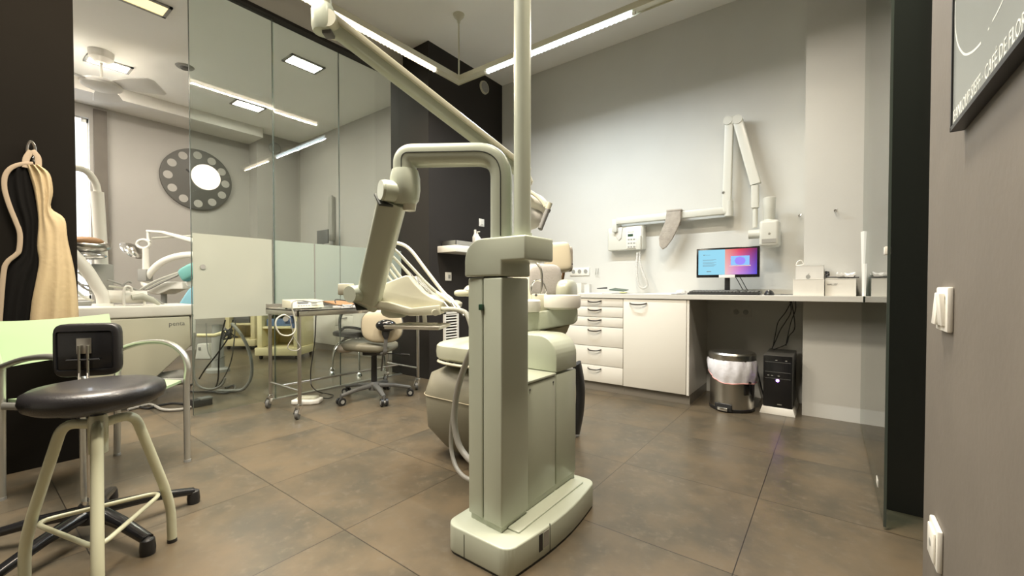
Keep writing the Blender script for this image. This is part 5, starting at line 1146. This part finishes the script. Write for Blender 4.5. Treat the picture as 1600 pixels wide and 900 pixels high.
for i, pts in enumerate((((168, 437), (200, 448), (230, 460), (256, 476)), ((170, 447), (190, 450), (215, 457), (240, 466)), ((120, 440), (135, 452), (150, 458)), ((122, 425), (136, 436), (150, 452)), ((190, 447), (200, 440), (206, 442)), ((120, 455), (132, 465), (146, 470)), ((126, 445), (140, 448), (152, 463)))):
    B().tube([PX(x, y, .22 - .02 * i) for x, y in pts], .008, n=8).build('instrument_hose', 'white_hose' if i % 2 else 'mid_grey', V)
B().prism([PX(x, y, .3) for x, y in ((118, 472), (150, 470), (150, 480), (118, 482))], (-.12, 0, 0), .004).build('tray_arm', 'mid_grey', V)

# third unit, farther back
F3 = 5.0
V2 = thing('dental_unit', 'far white dental unit with round lamp and arching arm against the clock wall', 'dental unit', Vector((atd(250, 460, F3).x, atd(250, 460, F3).y, 0)))
def Q3(x, y, d=F3): return atd(x, y, d)
B().sweep([Q3(228, 425), Q3(227.5, 388)], .030, n=14, ex=4).build('lamp_post', 'white_pl', V2); B().obox(Q3(227, 430), (.10, .10, .14), .006, rz=R(37)).build('post_socket', 'mid_grey', V2)
B().sweep([Q3(231, 361), Q3(255, 363), Q3(306, 377)], [.028, .03, .045], [.014, .016, .03], n=12, ex=3).build('lamp_arm', 'white_pl', V2); B().sweep([Q3(238, 372), Q3(306, 368)], .011, n=8).build('lower_arm', 'white_hose', V2)
B().tube([Q3(232, 361), Q3(232, 372), Q3(234, 378)], .018, n=10).build('arm_drop', 'white_pl', V2)
b = B(); c_ = Q3(224, 381); b.tube([c_ + RT * (.075 * math.cos(a)) + Vector((0, 0, .05 * math.sin(a))) for a in [2 * math.pi * k / 14 for k in range(14)]], .015, n=8, closed=True, sm=3); b.build('ring_handle', 'white_pl', V2)
Ml3 = Matrix.Rotation(R(37), 4, 'Z') @ Matrix.Rotation(R(50), 4, 'Y')
lh = B().ball(Q3(209, 392), .13, (.45, .8, 1.0) if False else (.9, .8, .38), M=Ml3).build('lamp_head', 'steel', V2); B().ball(Q3(202, 391, F3 - .05), .12, (.95, .8, .22), M=Ml3).build('lamp_lens', 'lens', lh)
B().tube([Q3(230, 447), Q3(226, 440), Q3(236, 425), Q3(252, 410), Q3(275, 401), Q3(300, 398), Q3(325, 399)], .038, n=14).build('arching_arm', 'white_pl', V2)
b = B(); b.prism([Q3(x, y, 4.8) for x, y in ((226, 456), (246, 443), (262, 440), (284, 440), (286, 452), (266, 452), (248, 460), (240, 460))], FH * .25, .012, 3); b.build('delivery_head', 'white_pl', V2)
for i in range(4): B().tube([Q3(220 + 4 * i, 452, 4.75), Q3(245 + 3 * i, 438 + i, 4.75), Q3(284 - 2 * i, 424 + 2 * i, 4.75)], .010, n=7).build('instrument_hose', 'mid_grey' if i % 2 else 'white_hose', V2)
B().cyl(Q3(256, 455, 4.9), (Q3(256, 455, 4.9).x, Q3(256, 455, 4.9).y, 0.0), .03, n=14).build('pedestal', 'mid_grey', V2)
# second patient chair with teal and blue pads
KC = thing('dental_chair', 'far dental chair with teal headrest and blue pad beside the frosted glass', 'dental chair', Vector((Q3(300, 470, 4.4).x, Q3(300, 470, 4.4).y, 0)))
B().cushion(Q3(300, 425, 4.4), (.22, .14, .15), M=Matrix.Rotation(R(37), 4, 'Z') @ Matrix.Rotation(R(-28), 4, 'Y'), e=.5).build('headrest', 'teal', KC)
B().cushion(Q3(306, 440, 4.45), (.16, .12, .13), M=Matrix.Rotation(R(37), 4, 'Z'), e=.6).build('neck_pad', 'white_pl', KC)
b = B(); b.prism([Q3(x, y, 4.35) for x, y in ((276, 477), (292, 452), (309, 440), (352, 452), (392, 480), (352, 492), (300, 495))], FH * .35, .03, 3); b.build('backrest', 'blue', KC)
q = Q3(340, 520, 4.5); B().lathe([(0, 0), (.11, 0), (.11, .03), (.06, .05), (.05, .5), (0, .5)], (q.x, q.y, 0), n=28).build('chair_base', 'mid_grey', KC)
B().sweep([Q3(308, 524, 4.1), Q3(335, 524, 4.15), Q3(360, 516, 4.3)], .018, n=10).build('crossbar', 'ochre', KC)

# clock
cxk = onX(308, 281, LX + .01)
t = thing('wall_clock', 'large round dark grey wall clock with twelve cut-out holes', 'clock', cxk)
Rk = .43; M = frame((LX + .004, cxk.y, cxk.z), (0, 1, 0), (0, 0, 1))
g = bmesh.new(); n = 96
b = B(); b.lathe([(0, .006), (Rk * .97, .006), (Rk, .0), (Rk, .035), (Rk * .96, .04), (0, .04)], M=M, n=72); b.build('dial', 'grey_clock', t)
for k in range(12):
    a = R(30 * k); B().lathe([(0, .0405), (Rk * .11, .0405), (Rk * .125, .0402)], M=M @ Matrix.Translation((Rk * .80 * math.cos(a), Rk * .80 * math.sin(a), 0)), n=22).build('hour_hole', 'room_wall', t)
for a, l_, w_ in ((R(140), Rk * .42, .012), (R(20), Rk * .55, .009)): B().box(-.03, l_, -w_, w_, .042, .045, M=M @ Matrix.Rotation(a, 4, 'Z')).build('hand', 'black_pl', t, smooth=False)
# things on the end wall of the side room
def EW(px, py, d=.0): return onY(px, py, LY - d)
q = EW(517, 342, .03); t = thing('wall_cylinder', 'tall narrow grey dispenser column on the side room end wall', 'dispenser', q)
a_, c_ = EW(514, 308, .05), EW(520, 376, .05); B().box(a_.x, c_.x, LY - .07, LY, c_.z, a_.z, .012, 3).build('body', 'tray', t)
B().lathe([(0, -.0), (.02, 0), (.018, .02), (0, .02)], ((a_.x + c_.x) / 2, LY - .035, a_.z)).build('cap', 'mid_grey', t)
t = thing('small_screen', 'dark flat screen standing low behind the frosted glass', 'screen', EW(505, 370, .2)); a_, c_ = EW(497, 361, .2), EW(514, 378, .2)
B().box(a_.x, c_.x, LY - .22, LY - .2, c_.z - .02, a_.z, .004).build('panel', 'grey_pl', t); B().box((a_.x + c_.x) / 2 - .02, (a_.x + c_.x) / 2 + .02, LY - .215, LY - .2, .85, c_.z, .002).build('neck', 'grey_pl', t); B().box((a_.x + c_.x) / 2 - .12, (a_.x + c_.x) / 2 + .12, LY - .3, LY - .12, .835, .85, .003).build('foot', 'grey_pl', t)
q = onX(429, 232, -7.02); t = thing('wall_speaker', 'round grey speaker on the pier of the side room', 'speaker', q)
M = frame(q, (0, 1, 0), (0, 0, 1)); B().lathe([(0, .0), (.09, 0), (.09, .02), (.07, .035), (0, .03)], M=M).build('grille', 'mid_grey', t)
# white drawer cabinets under the frosted film
CY = 3.24; cx0, cx1 = onY(478, 540, CY).x, -3.72
zk = onY(500, 536, CY).z
t = thing('side_cabinet', 'long white cabinet with drawers seen under the frosted glass', 'cabinet', ((cx0 + cx1) / 2, CY + .12, 0))
B().box(cx0, cx1, CY + .02, LY - .002, .0, .83, .002).build('body', 'cabinet', t, smooth=False); B().box(cx0, cx1, CY + .005, CY + .02, 0, zk).build('toe_kick', 'toe', t, smooth=False)
xm = onY(524, 500, CY).x; xe = onY(551, 500, CY).x
B().box(cx0 + .003, xm - .003, CY, CY + .02, zk, .82, .002).build('door', 'cabinet', t)
for z_0, z_1 in ((zk, .36), (.364, .52), (.524, .66), (.664, .82)):
    d = B().box(xm, xe, CY, CY + .02, z_0, z_1 - .002, .002).build('drawer', 'cabinet', t); bar_handle((xm + xe) / 2, CY, z_1 - .04, .16, d)
B().box(xe + .003, cx1 - .003, CY, CY + .02, zk, .82, .002).build('door', 'cabinet', t)
# ageing cream carts
def cart(lb, px0, px1, py0, py1, D_, dep, extra):
    a = onZ(px0, py1, .04); p0 = atd(px0, py1, D_); p1 = atd(px1, py1, D_); zt = atd(px0, py0, D_).z; zb = .05; w_ = (p1 - p0).dot(RT)
    t = thing('equipment_cart', lb, 'cart', Vector(((p0.x + p1.x) / 2, (p0.y + p1.y) / 2, 0)), 0)
    M = frame((p0.x, p0.y, 0), RT, FH); S = lambda nn, m, x0, x1, y0, y1, z0, z1, bv=.006: B().box(x0, x1, y0, y1, z0, z1, bv, M=M).build(nn, m, t)
    S('base', 'ochre', -.02, w_ + .02, -.03, dep, zb, zb + .10, .012); S('side_panel', 'ochre', 0, .06, 0, dep, zb + .10, zt); S('side_panel', 'ochre', w_ - .06, w_, 0, dep, zb + .10, zt)
    S('back_panel', 'ochre', .06, w_ - .06, dep - .03, dep, zb + .10, zt); S('top', 'ochre', 0, w_, 0, dep, zt, zt + .03)
    S('shelf', 'ochre', .06, w_ - .06, .01, dep - .03, zb + (zt - zb) * .55, zb + (zt - zb) * .55 + .03)
    S('stored_device', extra, .09, w_ - .10, .05, dep - .08, zb + (zt - zb) * .55 + .032, zb + (zt - zb) * .55 + .12)
    for x in (.03, w_ - .03):
        for y in (.03, dep - .03): B().cyl(M @ Vector((x - .012, y, .025)), M @ Vector((x + .012, y, .025)), .025, n=14).build('caster', 'black_pl', t)
    return t
cart('cream equipment cart on casters just left of the steel trolley legs', 402, 466, 480, 557, 5.25, .42, 'blue_pl')
cart('cream equipment cart farther left under the frosted glass', 352, 398, 482, 541, 6.1, .40, 'grey_pl')
# chrome-legged chair in the side room
q = onZ(578, 600, 0); fl_ = onZ(541, 585, 0); fn = onZ(560, 590, 0)
cc = Vector((-4.05, 2.62, 0)); t = thing('visitor_chair', 'black armed chair with curved chrome legs behind the glass', 'chair', cc)
for a in (215, 265, 330, 60):
    u = Vector((math.cos(R(a)), math.sin(R(a)), 0)); P = catmull([cc + Vector((0, 0, .36)) + u * .03, cc + Vector((0, 0, .35)) + u * .14, cc + Vector((0, 0, .24)) + u * .25, cc + Vector((0, 0, .04)) + u * .28], 6)
    l = B().sweep(P, .010, n=10).build('leg', 'chrome', t); B().lathe([(0, 0), (.03, 0), (.026, .02), (.012, .04), (0, .04)], cc + u * .28, n=16).build('foot_glide', 'chrome', l)
B().cushion(cc + Vector((0, 0, .41)), (.44, .42, .07), e=.5).build('seat', 'black_vinyl', t)
B().cushion(cc + Vector((.14, .14, .68)), (.40, .05, .3), M=Matrix.Rotation(R(-45), 4, 'Z'), e=.5).build('backrest', 'black_vinyl', t)
a_ = atd(532, 492, 4.15); b = B(); b.tube([atd(534, 490, 4.1), atd(531, 500, 4.1), atd(532, 516, 4.12), atd(538, 512, 4.2), atd(552, 512, 4.3), atd(572, 516, 4.4)], .014, n=10); b.build('armrest', 'grey_pl', t)
# brown bowl-like thing behind the trolley
q = atd(492, 498, 5.6)
# floor clutter under the frosted glass: tubes, socket box, adapter
q = onZ(316, 561, 0); t = thing('junction_box', 'white plastic box standing on the floor under the frosted glass', 'box', q)
B().prism([q + RT * -.09, q + RT * .10, q + RT * .075 + Vector((0, 0, .19)), q + RT * -.06 + Vector((0, 0, .19))], FH * .10, .006, 3).build('housing', 'white_pl', t); B().obox(q + RT * -.03 - FH * .003 + Vector((0, 0, .13)), (.03, .008, .04), .002, rz=R(37)).build('switch', 'mid_grey', t)
q0, q1 = onZ(300, 637, 0), onZ(330, 631, 0); t = thing('power_adapter', 'black power adapter block on the floor by the glass edge', 'adapter', q0)
b = B(); d_ = (q1 - q0).normalized(); M = frame(q0, d_, zup.cross(d_)); b.box(-.0, (q1 - q0).length, -.03, .05, .0, .055, .006, M=M); b.build('block', 'black_pl', t); B().box((q1 - q0).length * .35, (q1 - q0).length * 1.02, -.032, .045, .045, .06, .004, M=M).build('cover', 'grey_pl', t)
floor_c = [
 ('ribbed_floor_hose', 'thick grey hose looping on the floor, rightmost of the tangle under the frosted glass', [(362, 505), (375, 520), (386, 540), (393, 565), (392, 590), (380, 608), (362, 618), (340, 614)], .013, 'mid_grey', 3.6),
 ('floor_cable', 'dark green cable hanging in a deep loop beside the unit box', [(304, 520), (302, 560), (304, 590), (312, 604), (330, 608), (346, 602), (352, 590)], .009, 'mid_grey', 3.55),
 ('floor_cable', 'black cable hanging straight through the middle of the tangle', [(352, 500), (346, 525), (342, 560), (341, 590), (336, 606), (322, 612)], .006, 'black_pl', 3.6),
 ('floor_cable', 'black cable slanting left through the tangle', [(364, 500), (358, 525), (340, 552), (322, 575), (311, 592)], .006, 'black_pl', 3.7),
 ('floor_cable', 'thin dark cable curving right through the tangle', [(368, 500), (366, 530), (362, 560), (354, 582), (342, 602), (330, 610)], .005, 'grey_pl', 3.65),
 ('floor_cable', 'thin grey cable by the white junction box', [(322, 505), (323, 530), (326, 552), (336, 562), (352, 556)], .004, 'mid_grey', 3.9)]
for nm, lb, pts, r_, m, D_ in floor_c:
    P = [atd(x, y, D_) for x, y in pts]; P = [Vector((p.x, p.y, max(p.z, r_ + .002))) for p in P]
    o = B().tube(P, r_, n=9).build(nm, m, None, origin=P[-1]); tag(o, lb, 'hose' if 'hose' in nm else 'cable', 'hoses and cables under the frosted glass')
for i, (pts, r_, m, lb) in enumerate((([(352, 606), (366, 602), (366, 609), (350, 614), (330, 612), (300, 612), (290, 606), (300, 600)], .008, 'grey_pl', 'dark cable coil lying flat on the floor left of the thick grey hose'), ([(298, 636), (280, 640), (255, 640), (235, 632), (215, 636), (200, 640)], .010, 'grey_hose', 'grey cable running along the floor to the black adapter'), ([(297, 632), (270, 630), (245, 634), (230, 638), (205, 632)], .008, 'black_pl', 'black cable running along the floor to the black adapter'))):
    P = [onZ(x, y, r_ + .002) for x, y in pts]; o = B().tube(P, r_, n=9).build('floor_cable', m, None, origin=P[0]); tag(o, lb, 'cable', 'hoses and cables under the frosted glass')
c_ = atd(358, 521, 3.75); b = B(); random.seed(9)
for i in range(5): b.tube([c_ + RT * random.uniform(-.05, .05) + FH * random.uniform(-.04, .04) + Vector((0, 0, random.uniform(-.05, .06))) for _ in range(5)], .006, n=7, closed=True, sm=5)
o = b.build('cable_knot', 'black_pl', None, origin=c_); tag(o, 'knotted bundle of black cables hanging just under the frosted glass', 'cable', kind='stuff')
